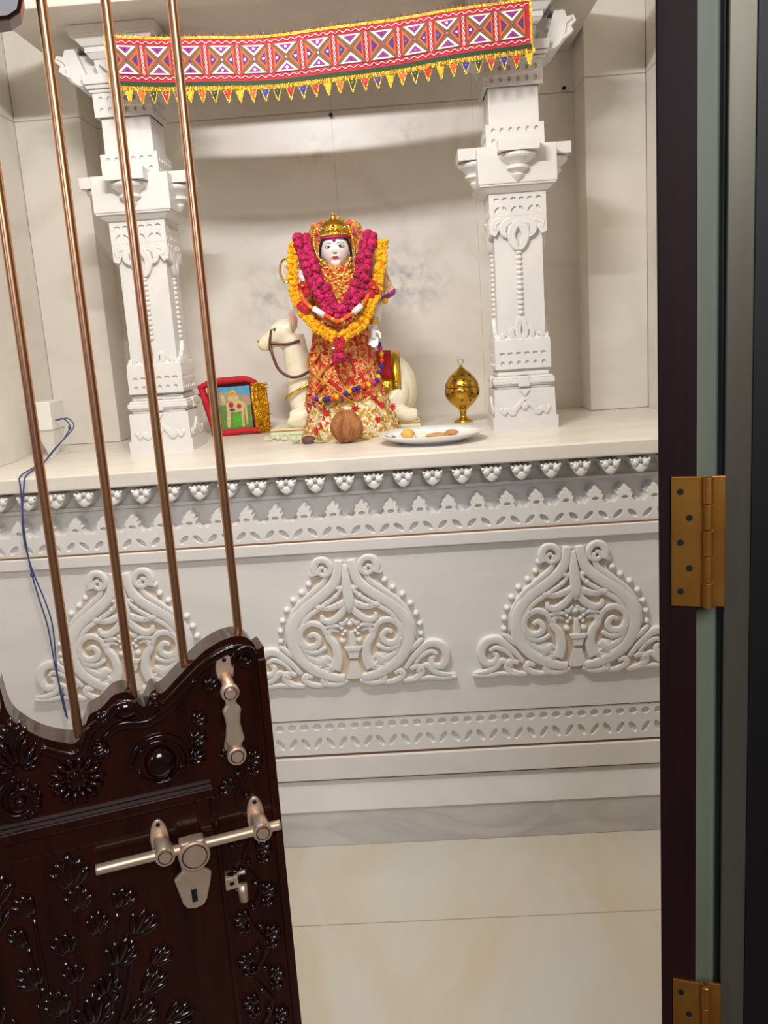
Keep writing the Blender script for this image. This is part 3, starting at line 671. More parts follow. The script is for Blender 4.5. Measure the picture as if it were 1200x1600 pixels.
# wall nails
for x, z, lb in [(-0.212, 2.287, 'small black nail in the back wall above the goddess statue'), (0.629, 2.316, 'small black nail in the back wall behind the pillar by the brass burner')]:
    n = MB(); n.tube([(0, 0.002, 0), (0, -0.012, 0)], 0.0025, 8); n.lathe([(0, 0), (.006, 0), (.006, .003), (0, .003)], (0, 0, 0), 10)
    n = MB(); n.tube([(0, 0.004, 0), (0, -0.014, 0)], 0.003, 8); n.tube([(0, -0.014, 0), (0, -0.018, 0)], 0.007, 10)
    o = n.build('wall_nail', 'black', loc=(x, 3.43, z)); tag(o, lb, 'nail')

# ------------------------------------------------------------------ goddess statue
GX, GY, GZ = -0.205, 2.93, 1.1725
idol = thing('goddess_statue', 'white marble goddess statue in red and gold robes with gold crown', 'statue', (GX, GY, GZ))
def gl(x, z): return (x-GX, z-GZ)
# skirts
def pleat(n, amp): return lambda a, z: 1+amp*math.sin(n*a+z*25)
pk = MB(); pk.lathe([(0.05, 0.0), (0.150, 0.0), (0.160, 0.012), (0.152, 0.04), (0.136, 0.085), (0.122, 0.13), (0.112, 0.17), (0.10, 0.21), (0.05, 0.22)], (0.015, 0, 0), 96, 0, sx=1, sy=0.62, wob=pleat(14, 0.045))
for (x, z) in [(-0.315, 1.235), (-0.265, 1.262), (-0.085, 1.275), (-0.10, 1.228), (-0.05, 1.262), (-0.30, 1.205), (-0.17, 1.27), (-0.33, 1.285), (-0.055, 1.215)]:
    u, v = gl(x, z); rr = 0.155-0.30*v if v < .13 else .11
    xx = (u-0.015)/max(rr, .05); yy = -math.sqrt(max(0, 1-xx*xx))*rr*0.62
    st = [((0.016 if k % 2 == 0 else 0.007)*math.cos(k*PI/8), (0.016 if k % 2 == 0 else 0.007)*math.sin(k*PI/8)) for k in range(16)]
    pk.prism(st, 0.0, 0.004, lambda a, b, h, u=u, v=v, yy=yy: (u+a, yy-0.008-h+0.3*abs(a), v+b), 1)
pk.build('petticoat', ['zari_gold', 'red'], idol)
sk = MB(); sk.lathe([(0.128, 0.125), (0.132, 0.135), (0.124, 0.17), (0.112, 0.22), (0.104, 0.27), (0.098, 0.32), (0.088, 0.37), (0.076, 0.40), (0.05, 0.41)], (0.005, 0, 0), 96, 0, sx=0.98, sy=0.66, wob=pleat(11, 0.05))
for j in range(26):                                      # loose folds and ribbons of brocade
    a = random.uniform(-PI*0.95, -PI*0.05); z0 = random.uniform(.16, .36); r_ = .122-(z0-.13)*.16
    p0 = Vector((r_*math.cos(a), r_*.68*math.sin(a), z0)); da = random.uniform(-.5, .5)
    r2 = r_+.012; p1 = Vector((r2*math.cos(a+da), r2*.70*math.sin(a+da), z0-.045)); r3 = r_+.008
    p2 = Vector((r3*math.cos(a+1.4*da), r3*.68*math.sin(a+1.4*da), z0-.075))
    sk.tube(smooth_path([tuple(p0), tuple(p1), tuple(p2)], 4), [.006, .013, .011, .010, .009, .009, .007, .006, .004], 6, random.choice([0, 0, 1, 2]), flat=0.45)
sk.build('skirt', ['zari_red', 'zari_orange', 'red'], idol)
hm = MB(); HP = [(-0.30, 1.319), (-0.277, 1.313), (-0.252, 1.315), (-0.223, 1.319), (-0.194, 1.330), (-0.169, 1.340), (-0.138, 1.347), (-0.105, 1.355), (-0.089, 1.372), (-0.078, 1.404), (-0.075, 1.444), (-0.080, 1.475)]
HPs = smooth_path(HP, 4); L3 = []
for x, z in HPs:
    u, v = gl(x, z); L3.append((u, -0.098+0.055*abs(u/0.11)**2, v))
hm.tube(L3, 0.0035, 6, 0)
for i in range(0, len(L3), 2):
    p = L3[i]; hm.ell((p[0], p[1]-0.006, p[2]-0.008), 0.0085, 8, 6, 1+[0, 1, 2, 3, 1, 4, 2][(i//2) % 7])
hm.build('pompom_trim', ['tinsel', 'pink', 'blue', 'yellow', 'violet', 'orange'], idol)
bd = MB(); bd.lathe([(0.0, 0.38), (0.076, 0.38), (0.074, 0.42), (0.080, 0.46), (0.092, 0.50), (0.090, 0.53), (0.062, 0.548), (0.030, 0.556), (0.027, 0.575), (0.0, 0.578)], (0, 0, 0), 40, 0, sx=1, sy=0.62)
bd.build('bodice', 'zari_orange', idol)
vp = MB(); vs_ = [gl(-0.245, 1.715), gl(-0.155, 1.712), gl(-0.150, 1.665), gl(-0.193, 1.600), gl(-0.238, 1.66)]
vp.prism(vs_, 0.060, 0.075, lambda u, v, h: (u, -h-0.015*(v-.43)/.1, v), 0)
E2 = smooth_path([gl(-0.246, 1.712), gl(-0.238, 1.66), gl(-0.193, 1.600), gl(-0.150, 1.665), gl(-0.152, 1.712)], 5)
vp.tube([(u, -.078-0.015*(v-.43)/.1, v) for u, v in E2], 0.004, 6, 1)
for i in range(0, len(E2), 2): vp.ell((E2[i][0], -.083-0.015*(E2[i][1]-.43)/.1, E2[i][1]), .0048, 8, 6, 1)
vp.build('chest_cloth', ['zari_orange', 'tinsel'], idol)
# head: one continuous surface with nose, brow, cheeks and chin
hx, hz = gl(-0.199, 1.768)
hd = MB()
def hshape(p):
    k = 1.0-0.30*max(0, -p.z)**1.5; y = p.y
    return (p.x*k, y*(1-0.10*max(0, -p.z)), p.z)
hd.ell((hx, 0, hz), (.0465, .050, .058), 32, 24, shape=hshape)
hd.tube([(hx, -.0455, hz+.016), (hx, -.0500, hz+.004), (hx, -.0545, hz-.006)], [.0030, .0040, .0050], 10)
hd.ell((hx, -.0515, hz-.0075), (.0072, .005, .0036), 12, 8)
hd.ell((hx, -.0345, hz-.0390), (.016, .011, .013), 16, 12)
hd.ell((hx, -.0430, hz-.0215), (.014, .006, .009), 14, 10)
hd.tube([(hx, .004, hz-.035), (hx, .006, hz-.075)], [.024, .027], 16)
for sg in (-1, 1):
    hd.ell((hx+sg*.043, -.002, hz-.004), (.005, .010, .016), 10, 8)
head = hd.build('head', 'skin', idol, remesh=0.0017, smooth_it=12)
fc = MB()
for sg in (-1, 1):
    ex = hx+sg*.0185
    fc.ell((ex, -.0432, hz+.0095), (.0100, .0042, .0036), 14, 10, 0)
    fc.ell((ex, -.0462, hz+.0095), (.0040, .0022, .0035), 12, 8, 1)
    fc.tube(smooth_path([(ex-sg*.0105, -.0455, hz+.0090), (ex-sg*.002, -.0475, hz+.0135), (ex+sg*.007, -.0445, hz+.0125), (ex+sg*.0130, -.0395, hz+.0100)], 4), .0012, 6, 1)
    fc.tube(smooth_path([(ex-sg*.010, -.0478, hz+.0185), (ex, -.0465, hz+.0228), (ex+sg*.013, -.0400, hz+.0190)], 5), .0008, 6, 2)
fc.build('painted_eyes', ['white', 'iris', 'brow'], idol)
lp = MB(); lp.ell((hx, -.0492, hz-.0205), (.0108, .0036, .0023), 14, 8); lp.ell((hx, -.0486, hz-.0238), (.0080, .0040, .0026), 14, 8)
lp.build('lips', 'lip', idol)
bi = MB(); bi.ell((hx, -.0462, hz+.030), (.0055, .003, .0058), 12, 8); bi.ell((hx, -.0440, hz+.037), (.0025, .003, .005), 8, 6)
bi.build('bindi', 'rose_red', idol)
hr = MB(); hr.ell((hx, .014, hz+.004), (.0485, .046, .050), 24, 16)
for sg in (-1, 1): hr.tube(smooth_path([(hx+sg*.034, -.026, hz+.040), (hx+sg*.046, -.016, hz+.016), (hx+sg*.049, -.002, hz-.02), (hx+sg*.046, 0, hz-.045)], 4), [.003, .0045, .0045, .0045, .004], 8)
hr.build('hair', 'hair', idol)
# crown
cw_ = MB(); cz = hz+.041
cw_.lathe([(.0405, 0), (.0450, .001), (.0460, .007), (.0440, .010), (.0430, .026), (.0385, .040), (.028, .050), (.014, .0555), (.008, .058), (.010, .062), (.010, .066), (.006, .069), (.004, .071), (.0055, .074), (0, .077)], (hx, -.004, cz), 40, 0)
for i in range(26):
    a = -PI*i/25; cw_.ell((hx+.0465*math.cos(a), -.004+.0465*math.sin(a), cz+.005), .0036, 8, 6, 0)
FC = lambda u, v, h: (hx+u, -.004-math.sqrt(max(1e-6, .0445**2-u*u))*(1-.35*max(0, v-.026)/.02)-h, cz+v)
for sg in (-1, 1):
    cw_.stroke([(sg*.004, .014), (sg*.012, .024), (sg*.020, .018), (sg*.026, .026)], [.003, .004, .004, .002], .004, FC, 0, n=4)
    cw_.ell((hx+sg*.037, -.032, cz+.026), .0055, 8, 6, 2)
cw_.dome(0, .024, .007, .012, .007, FC, 0); cw_.dome(0, .038, .0055, .0055, .006, FC, 1); cw_.dome(0, .007, .005, .007, .007, FC, 0)
cw_.lathe([(.0440, -.005), (.0465, -.004), (.0465, .0005), (.0435, .001)], (hx, -.003, cz), 32, 3)
cw_.build('crown', ['gold', 'lip', 'mirror', 'pink'], idol)
# veil: a brocade shell behind the head falling to the shoulders
ve = MB(); rows = []
for j in range(13):
    t = j/12; row = []
    for i in range(33):
        a = PI*(-0.06+1.12*i/32)
        rx = .112+.03*t*0.4; rz = .100
        wv = 1+.05*math.sin(9*a)+.03*math.sin(17*a+2)
        kk = 1.0-.62*t
        row.append((hx+rx*wv*kk*math.cos(a), .055-.048*t+.012*math.sin(a*5), hz+.010+rz*wv*kk*math.sin(a)))
    rows.append(row)
vs_ = [p for r_ in rows for p in r_]; fs_ = [(j*33+i, j*33+i+1, (j+1)*33+i+1, (j+1)*33+i) for j in range(12) for i in range(32)]
vs2 = [(x, y+.006, z) for x, y, z in vs_]; nO = len(vs_)
ve.add(vs_, fs_, 0, True); ve.add(vs2, fs_, 0, True)
for sg in (-1, 1): ve.tube(smooth_path([(hx+sg*.10, .04, hz+.02), (hx+sg*.105, .03, hz-.05), (hx+sg*.098, .02, hz-.12), (hx+sg*.09, 0, hz-.22)], 5), [.03, .034, .034, .03, .028], 12, 0, flat=0.6)
for i in range(40):
    a = PI*random.uniform(0.02, .98); r_ = random.uniform(.06, .105)
    ve.ell((hx+r_*math.cos(a), .02+random.uniform(-.012, .01)-.10*(.105-r_), hz+.012+r_*.92*math.sin(a)), random.uniform(.003, .007), 8, 6, random.choice([1, 2, 3, 4, 1, 1, 3]))
ve.build('veil', ['zari_veil', 'tinsel', 'pink', 'orange', 'violet'], idol)
# gold chains beside the face, earrings, necklace
ch_ = MB()
for i, (x, z) in enumerate(smooth_path([gl(-0.150, 1.835), gl(-0.138, 1.79), gl(-0.136, 1.74), gl(-0.142, 1.69), gl(-0.150, 1.64)], 9)): ch_.ell((x, -.058-.01*(i > 18), z), .0052, 8, 6, 0)
for i, (x, z) in enumerate(smooth_path([gl(-0.256, 1.83), gl(-0.262, 1.79), gl(-0.256, 1.755), gl(-0.243, 1.735)], 7)): ch_.ell((x, -.055, z), .0048, 8, 6, 0)
for i, (x, z) in enumerate(smooth_path([gl(-0.243, 1.735), gl(-0.222, 1.712), gl(-0.195, 1.705), gl(-0.165, 1.716), gl(-0.152, 1.735)], 7)): ch_.ell((x, -.052-.012*math.sin(PI*i/28), z), .005, 8, 6, i % 5 == 0)
for sg in (-1, 1): ch_.ell((hx+sg*.046, -.022, hz-.028), .009, 10, 8, 0); ch_.ell((hx+sg*.046, -.024, hz-.044), .006, 8, 6, 0)
ch_.build('gold_jewellery', ['gold', 'pink'], idol)
# arms, each one continuous with its hand
def hand(mb, base, dr, side, palm, s=1.0, curl=0.35):
    d = Vector(dr).normalized(); sd = Vector(side).normalized(); n = Vector(palm).normalized()
    mb.tube([base, base+d*.012*s, base+d*.026*s], [.009*s, .012*s, .012*s], 10, flat=0.7)
    for k, ln in enumerate((.024, .028, .026, .020)):
        b0 = base+d*.024*s+sd*(-.0095+.0064*k)*s
        p = [b0, b0+d*ln*.5*s+n*curl*.004*s, b0+d*ln*s*.92+n*curl*.014*s]
        mb.tube(smooth_path([tuple(x) for x in p], 3), [.0036*s]*4+[.0032*s]*2+[.0024*s], 7)
    t0 = base+d*.008*s-sd*.010*s
    mb.tube([t0, t0-sd*.008*s+d*.008*s+n*.003*s, t0-sd*.010*s+d*.020*s+n*.006*s], [.0046*s, .0042*s, .003*s], 7)
al = MB(); wx, wz = gl(-0.096, 1.520)
al.tube(smooth_path([(.085, 0, .50), (.115, -.010, .44), (.118, -.045, .385), (wx, -.075, wz)], 6), [.026]*4+[.023]*6+[.019]*5+[.015]*4, 14)
hand(al, Vector((wx, -.075, wz)), (0.05, -.06, -1), (-1, 0.2, 0), (-.3, -1, 0), 1.25, .8)
al.build('lowered_arm', 'skin', idol, remesh=0.0018, smooth_it=2)
ar = MB(); wx2, wz2 = gl(-0.300, 1.655)
ar.tube(smooth_path([(-.085, 0, .50), (-.125, -.015, .44), (-.120, -.055, .43), (wx2, -.085, wz2)], 6), [.026]*4+[.023]*6+[.018]*5+[.014]*4, 14)
hand(ar, Vector((wx2, -.085, wz2)), (.1, -.05, 1), (-1, 0, .05), (0, -1, 0), 1.3, .15)
ar.build('raised_arm', 'skin', idol, remesh=0.0018, smooth_it=2)
bg_ = MB()
for k in range(4):
    MB().lathe([(.0165, 0), (.020, .002), (.0165, .005), (.0155, .0025), (.0165, 0)], (wx+.003, -.072, wz+.010+k*.0055), 20, 0).build('bangle', 'gold', idol)
    if k < 3: MB().lathe([(.0160, 0), (.0195, .002), (.0160, .005), (.0150, .0025), (.0160, 0)], (wx2, -.083, wz2-.014+k*.0055), 20, 0).build('bangle', 'gold', idol)
sl = MB(); sp_ = [gl(-0.085, 1.735), gl(-0.050, 1.72), gl(-0.030, 1.665), gl(-0.018, 1.628), gl(-0.062, 1.606), gl(-0.09, 1.63)]
sl.prism(sp_, -.025, .050, lambda u, v, h: (u, -h, v), 0); 
b1, b2 = gl(-0.018, 1.628), gl(-0.062, 1.606); sl.prism([(b1[0]+.003, b1[1]+.012), (b1[0], b1[1]-.006), (b2[0], b2[1]-.008), (b2[0]-.002, b2[1]+.008)], -.026, .052, lambda u, v, h: (u, -h, v), 1)
sl.ell((b2[0]+.01, -.045, b2[1]-.004), .011, 10, 8, 2)
sl.build('sleeve_cloth', ['zari_pink', 'purple', 'yellow'], idol, bevel=0.006)
rg = MB(); cx_, cz_ = gl(-0.352, 1.712)
rg.tube([(cx_+.020*math.cos(a), -.085, cz_+.036*math.sin(a)) for a in [2*PI*i/24 for i in range(25)]], .0035, 6, 0)
rg.tube([(cx_+.011*math.cos(a), -.085, cz_+.024*math.sin(a)) for a in [2*PI*i/24 for i in range(25)]], .002, 6, 1)
rg.build('gold_hoop', ['gold', 'white'], idol)

# ------------------------------------------------------------------ garlands on the statue
def bloom(n=5, r=.030, layers=3, seed=1):               # a flower head: overlapping rounded petals around a core
    rnd = random.Random(seed); b = MB(); b.ell((0, 0, 0), r*.62, 12, 8)
    for j in range(layers):
        el = -0.5+1.7*j/max(1, layers-1) if layers > 1 else .4
        k = n+2-j
        for i in range(k):
            a = 2*PI*(i+0.5*j)/k+rnd.uniform(-.2, .2)
            d = Vector((math.cos(a)*math.cos(el), math.sin(a)*math.cos(el), math.sin(el)))
            rot = d.to_track_quat('Z', 'Y').to_matrix()
            b.ell(tuple(d*r*.62), (r*.46, r*.40, r*.22+r*.12*rnd.random()), 8, 6, 0, rot=rot)
    return b
def garland(name, label, cat, path, loc, r, step, mat_name, partname, seeds=3, jitter=.003, double=False):
    t = thing(name, label, cat, loc)
    P3 = [tuple(a-b for a, b in zip(p, loc)) for p in smooth_path(path, 12)]
    st = MB(); st.tube(P3, r*.32, 8); st.build('string', mat_name, t)
    protos = [bloom(5, r, 3, s).build(partname, mat_name, t) for s in range(seeds)]; used = [False]*seeds
    acc = 0; last = Vector(P3[0]); pts = [last.copy()]
    for p in P3[1:]:
        p = Vector(p); acc += (p-last).length; last = p
        if acc >= step: pts.append(p.copy()); acc = 0
    for i, p in enumerate(pts):
        for q_ in ((0,) if not double else (0, 1)):
            k = random.randrange(seeds)
            lo = p+Vector((random.uniform(-jitter, jitter), random.uniform(-jitter, jitter)-.3*jitter, random.uniform(-jitter, jitter)))
            if double:
                tan = (pts[min(i+1, len(pts)-1)]-pts[max(i-1, 0)]).normalized(); side = tan.cross(Vector((0, 1, 0))).normalized()
                lo += side*(r*.55*(1 if q_ else -1))+Vector((0, -.2*r*(i % 2), 0))
            ro = (random.uniform(0, 6), random.uniform(0, 6), random.uniform(0, 6)); sc = random.uniform(.88, 1.1)
            if not used[k]: o = protos[k]; used[k] = True; o.location = lo; o.rotation_euler = ro; o.scale = (sc,)*3
            else: inst(protos[k], t, lo, ro, sc)
    return t
rosep = [(-0.297, 2.870, 1.806), (-0.290, 2.845, 1.765), (-0.268, 2.820, 1.699), (-0.243, 2.805, 1.640), (-0.215, 2.797, 1.588), (-0.186, 2.793, 1.570), (-0.155, 2.797, 1.595), (-0.129, 2.805, 1.642), (-0.110, 2.818, 1.708), (-0.093, 2.845, 1.770), (-0.081, 2.870, 1.815)]
garland('rose_garland', 'thick crimson rose garland hanging in a deep V from the statue shoulders', 'garland', rosep, (-0.19, 2.84, 1.60), .0205, .0205, 'rose', 'rose_bloom', double=True, jitter=.004)
marp = [(-0.326, 2.86, 1.785), (-0.331, 2.845, 1.72), (-0.328, 2.830, 1.650), (-0.308, 2.815, 1.587), (-0.272, 2.805, 1.540), (-0.235, 2.797, 1.512), (-0.200, 2.794, 1.494), (-0.163, 2.797, 1.511), (-0.120, 2.805, 1.545), (-0.088, 2.815, 1.601), (-0.070, 2.830, 1.658), (-0.055, 2.845, 1.720), (-0.046, 2.86, 1.785)]
mg = garland('marigold_garland', 'yellow marigold garland with red knots hanging outside the rose garland', 'garland', marp, (-0.19, 2.85, 1.50), .0135, .0125, 'marigold', 'marigold_bloom', double=True, jitter=.003)
for (x, y, z, r_) in [(-0.300, 2.815, 1.659, .014), (-0.292, 2.812, 1.640, .012), (-0.308, 2.805, 1.600, .013), (-0.296, 2.800, 1.590, .012), (-0.090, 2.815, 1.648, .014), (-0.080, 2.808, 1.634, .013), (-0.094, 2.806, 1.622, .012), (-0.199, 2.776, 1.487, .015), (-0.198, 2.774, 1.468, .014), (-0.200, 2.778, 1.450, .012)]:
    b = MB()
    b.ell((0, 0, 0), (r_, r_*.8, r_), 10, 8)
    for i in range(7):
        a = 2*PI*i/7; b.ell((r_*.8*math.cos(a), -.003, r_*.8*math.sin(a)), (r_*.5, r_*.4, r_*.5), 8, 6)
    b.build('red_knot', 'rose_red', mg, loc=(x+0.19, y-2.85, z-1.50))
b = MB()
for x, y, z in [(-0.300, 2.799, 1.660), (-0.082, 2.796, 1.640), (-0.199, 2.760, 1.500)]: b.ell((x+.19, y-2.85, z-1.5), .0055, 10, 8)
b.build('gold_bead', 'gold', mg)
pdn = thing('rose_pendant', 'single crimson rose with silver cap dangling below the marigold garland', 'flower', (-0.203, 2.785, 1.435))
b = bloom(6, .026, 4, 9); b.build('bloom', 'rose', pdn)
b = MB(); b.lathe([(0.004, .020), (.014, .024), (.012, .032), (.004, .038)], (0, 0, 0), 14); b.ell((.010, -.010, .036), .0075, 10, 8); b.ell((-.014, -.006, .030), (.012, .005, .004), 8, 6); b.build('cap', 'silver', pdn)
bn = thing('bead_garland', 'orange string garland with white tube beads between roses and marigolds', 'garland', (-0.195, 2.79, 1.545))
BP = [(-0.312, 2.815, 1.652), (-0.298, 2.800, 1.615), (-0.275, 2.787, 1.592), (-0.245, 2.777, 1.573), (-0.217, 2.771, 1.556), (-0.195, 2.769, 1.546), (-0.168, 2.771, 1.558), (-0.140, 2.777, 1.575), (-0.112, 2.790, 1.600), (-0.092, 2.810, 1.635)]
b = MB(); b.tube([tuple(a-c for a, c in zip(p, (-0.195, 2.79, 1.545))) for p in smooth_path(BP, 5)], .0058, 8, 0)
for i in range(3, 40, 3):
    p = smooth_path(BP, 5)[i]; b.ell((p[0]+.195, p[1]-2.79-.002, p[2]-1.545), .0068, 8, 6, 1 if i % 2 else 0)
b.build('string', ['orange', 'tinsel'], bn)
for a, c in [((-0.270, 2.776, 1.590), (-0.238, 2.768, 1.567)), ((-0.148, 2.768, 1.568), (-0.122, 2.776, 1.589))]:
    MB().tube([tuple(x-y for x, y in zip(a, (-0.195, 2.79, 1.545))), tuple(x-y for x, y in zip(c, (-0.195, 2.79, 1.545)))], .0092, 12).build('tube_bead', 'white', bn)

# ------------------------------------------------------------------ reclining animal statue behind the goddess
KX, KY, KZ = -0.20, 3.10, 1.1725
kam = thing('animal_statue', 'cream painted reclining animal statue with brown bridle behind the goddess', 'statue', (KX, KY, KZ))
kl = lambda x, y, z: (x-KX, y, z-KZ)
bs = MB(); bs.box(-.275, .240, -.085, .085, 0, .030, 0); bs.box(-.278, .243, -.088, .088, .008, .013, 1); bs.box(-.278, .243, -.088, .088, .022, .027, 2)
bs.build('base', ['petal', 'leafy', 'wood_rod'], kam, bevel=0.002)
kb = MB()
def kell(x, z, y, r): kb.ell(kl(x, y, z), r, 20, 14)
kell(-0.20, 1.300, 0, (.19, .075, .105)); kell(-0.068, 1.310, 0, (.107, .082, .125)); kell(-0.360, 1.305, 0, (.055, .062, .088))
kb.tube(smooth_path([kl(-0.355, 0, 1.325), kl(-0.366, -.005, 1.390), kl(-0.374, -.008, 1.450), kl(-0.382, -.010, 1.515)], 6), [.060, .050, .044, .042], 18)
kb.tube(smooth_path([kl(-0.378, -.010, 1.535), kl(-0.415, -.012, 1.528), kl(-0.450, -.012, 1.508), kl(-0.478, -.012, 1.494)], 6), [.043, .042, .032, .026], 18)
kell(-0.482, 1.492, -.012, (.022, .023, .024)); kell(-0.476, 1.480, -.012, (.016, .019, .014)); kell(-0.395, 1.548, -.010, (.036, .030, .026))
kell(-0.432, 1.537, -.036, (.015, .010, .010)); kell(-0.432, 1.537, .012, (.015, .010, .010)); kell(-0.405, 1.500, -.012, (.036, .032, .030))
kb.tube(smooth_path([kl(-0.330, -.055, 1.255), kl(-0.370, -.066, 1.238), kl(-0.395, -.066, 1.232), kl(-0.360, -.070, 1.220), kl(-0.30, -.066, 1.217)], 5), [.032, .034, .030, .024, .022], 12)
kb.tube(smooth_path([kl(-0.330, .055, 1.255), kl(-0.370, .060, 1.238), kl(-0.395, .060, 1.232), kl(-0.360, .062, 1.220), kl(-0.30, .060, 1.217)], 5), [.032, .034, .030, .024, .022], 12)
kb.tube(smooth_path([kl(-0.03, -.035, 1.330), kl(-0.04, -.055, 1.285), kl(-0.07, -.076, 1.250), kl(-0.01, -.078, 1.226), kl(0.03, -.072, 1.222)], 6), [.040, .046, .036, .027, .021], 14)
kb.tube(smooth_path([kl(-0.03, .035, 1.330), kl(-0.04, .052, 1.285), kl(-0.07, .072, 1.250), kl(-0.01, .074, 1.226), kl(0.03, .070, 1.222)], 6), [.040, .046, .036, .027, .021], 14)
kb.build('body', 'camel', kam, remesh=0.004, smooth_it=14)
for yy, nm in ((-.030, 0), (.010, 1)):
    e_ = MB(); e_.ell(kl(-0.374, yy, 1.572), (.013, .007, .030), 12, 10, 0, rot=Matrix.Rotation(R(-6), 3, 'Y'), shape=lambda p: (p.x*(1-.75*max(0, p.z)), p.y, p.z))
    e_.build('ear', 'ear', kam)
ey = MB(); ey.ell(kl(-0.432, -.0455, 1.536), (.0085, .003, .0048), 12, 8, 0); ey.ell(kl(-0.434, -.0470, 1.536), (.0040, .003, .0040), 10, 8, 1)
ey.tube(smooth_path([kl(-0.444, -.045, 1.536), kl(-0.432, -.0478, 1.5425), kl(-0.420, -.044, 1.538)], 4), .0013, 6, 1)
ey.ell(kl(-0.498, -.022, 1.502), (.003, .005, .0035), 8, 6, 1)
ey.build('eye', ['white', 'iris'], kam)
br = MB()
ring = [kl(-0.453+.007*math.cos(a), -.012+.0405*math.sin(a), 1.506+.038*math.cos(a)) for a in [2*PI*i/24 for i in range(25)]]
br.tube(ring, .0042, 8)
br.tube(smooth_path([kl(-0.455, -.047, 1.494), kl(-0.425, -.049, 1.488), kl(-0.390, -.053, 1.487), kl(-0.352, -.054, 1.496)], 5), .0048, 8)
br.tube(smooth_path([kl(-0.455, -.046, 1.490), kl(-0.448, -.058, 1.455), kl(-0.430, -.066, 1.405), kl(-0.395, -.070, 1.378), kl(-0.360, -.070, 1.377), kl(-0.325, -.070, 1.392)], 6), .0050, 8)
br.build('bridle', 'strap', kam)
cb = MB(); cb.tube(smooth_path([kl(-0.418, -.030, 1.303), kl(-0.395, -.064, 1.318), kl(-0.360, -.070, 1.335), kl(-0.330, -.064, 1.350)], 5), .0052, 8); cb.build('gold_collar', 'gold', kam)
sd = MB(); nx_, nt = 10, 14
def sP(i, j, off):
    x = -0.16+0.142*i/nx_; a = R(105)-R(112)*j/nt
    k = math.sqrt(max(.2, 1-((x+0.068)/.14)**2)) if x > -.068 else 1
    return kl(x, -(.082*k+off)*math.cos(a), 1.310+(.125*k+off)*math.sin(a))
for (i0, i1, j0, j1, mm, off) in [(0, 8, 0, 11, 0, .006), (8, 10, 0, 14, 1, .008), (0, 8, 11, 14, 1, .008)]:
    vs = [sP(i, j, off) for j in range(j0, j1+1) for i in range(i0, i1+1)]; n_ = i1-i0+1
    sd.add(vs, [(j*n_+i, j*n_+i+1, (j+1)*n_+i+1, (j+1)*n_+i) for j in range(j1-j0) for i in range(i1-i0)], mm, True)
o = sd.build('saddle_cloth', ['red', 'gold'], kam); md = o.modifiers.new('t', 'SOLIDIFY'); md.thickness = 0.005; md.offset = 0

# ------------------------------------------------------------------ framed picture in red cloth
fx = thing('framed_picture', 'small printed picture wrapped in red cloth with gold tinsel edge', 'picture', (-0.63, 3.24, 1.1725))
b = MB(); b.box(-.060, .066, -.012, .012, .012, .180); b.build('frame', 'black', fx, bevel=0.003)
pc = MB(); pc.box(-.056, .060, -.0135, -.012, .020, .176, 0)
F_ = lambda u, v, h: (u, -.0135-h, v)
pc.prism([(-.056, .020), (.060, .020), (.060, .105), (.02, .112), (-.02, .106), (-.056, .112)], 0, .0004, F_, 1)
pc.prism([(-.056, .112), (-.02, .106), (.02, .112), (.060, .105), (.060, .135), (.03, .150), (-.056, .160)], 0, .0004, F_, 2)
pc.prism([(-.012, .030), (.026, .030), (.028, .075), (-.010, .075)], .0004, .0008, F_, 3)
for p in [[(-.034, .028), (-.022, .028), (-.012, .120), (-.030, .118)], [(.020, .028), (.030, .028), (.034, .12), (.022, .12)], [(.038, .034), (.044, .034), (.044, .110), (.034, .112)]]: pc.prism(p, .0008, .0012, F_, 4)
pc.dome(.002, .105, .036, .024, .0016, F_, 4); pc.dome(-.004, .150, .014, .014, .0018, F_, 5); pc.dome(-.004, .132, .022, .016, .0016, F_, 4)
pc.dome(-.012, .110, .011, .013, .0026, F_, 6); pc.dome(.016, .104, .010, .011, .0026, F_, 6); pc.dome(-.010, .092, .012, .006, .0028, F_, 7); pc.dome(-.004, .152, .006, .006, .0026, F_, 8)
pc.dome(-.042, .130, .008, .020, .0012, F_, 4); pc.dome(.046, .128, .010, .014, .0012, F_, 9)
mats_ = []
for nm, c in [('print_sky', (96, 176, 222)), ('print_grass', (110, 150, 74)), ('print_hills', (176, 172, 140)), ('print_lawn', (92, 186, 44)), ('print_cream', (226, 196, 142)), ('print_gold', (232, 186, 60)), ('print_red', (196, 50, 60)), ('print_blue', (80, 84, 120)), ('print_orange', (226, 120, 40)), ('print_pink', (222, 150, 130))]:
    mats_.append(noisy(nm, [(0.3, srgb(*[int(q_*.88) for q_ in c])), (0.7, srgb(*c))], 60, 4, 0.4))
pc.build('print', mats_, fx)
cl = MB()
def drape(path, rad, m=0, flat=.5): cl.tube(smooth_path(path, 6), rad, 10, m, flat=flat)
drape([(-.125, -.02, .178), (-.07, -.022, .196), (0, -.022, .200), (.05, -.020, .200), (.085, -.016, .185)], [.010, .014, .013, .012, .010], flat=.9)
drape([(-.115, -.012, .175), (-.100, -.016, .12), (-.088, -.016, .06), (-.080, -.012, .004)], [.022, .030, .026, .020])
drape([(-.078, -.016, .185), (-.074, -.018, .12), (-.066, -.018, .06), (-.062, -.014, .006)], [.018, .022, .020, .016])
drape([(-.072, -.026, .012), (-.02, -.026, .010), (.03, -.026, .016), (.085, -.022, .012)], [.012, .014, .010, .012], flat=.9)
drape([(.068, -.014, .188), (.070, -.014, .10), (.072, -.014, .012)], [.010, .012, .010])
drape([(-.128, -.004, .150), (-.145, .0, .152), (-.160, .010, .146)], [.014, .009, .004])
cl.box(-.10, .085, .012, .020, .002, .19)
cl.build('red_cloth', 'red', fx)
tn = MB(); 
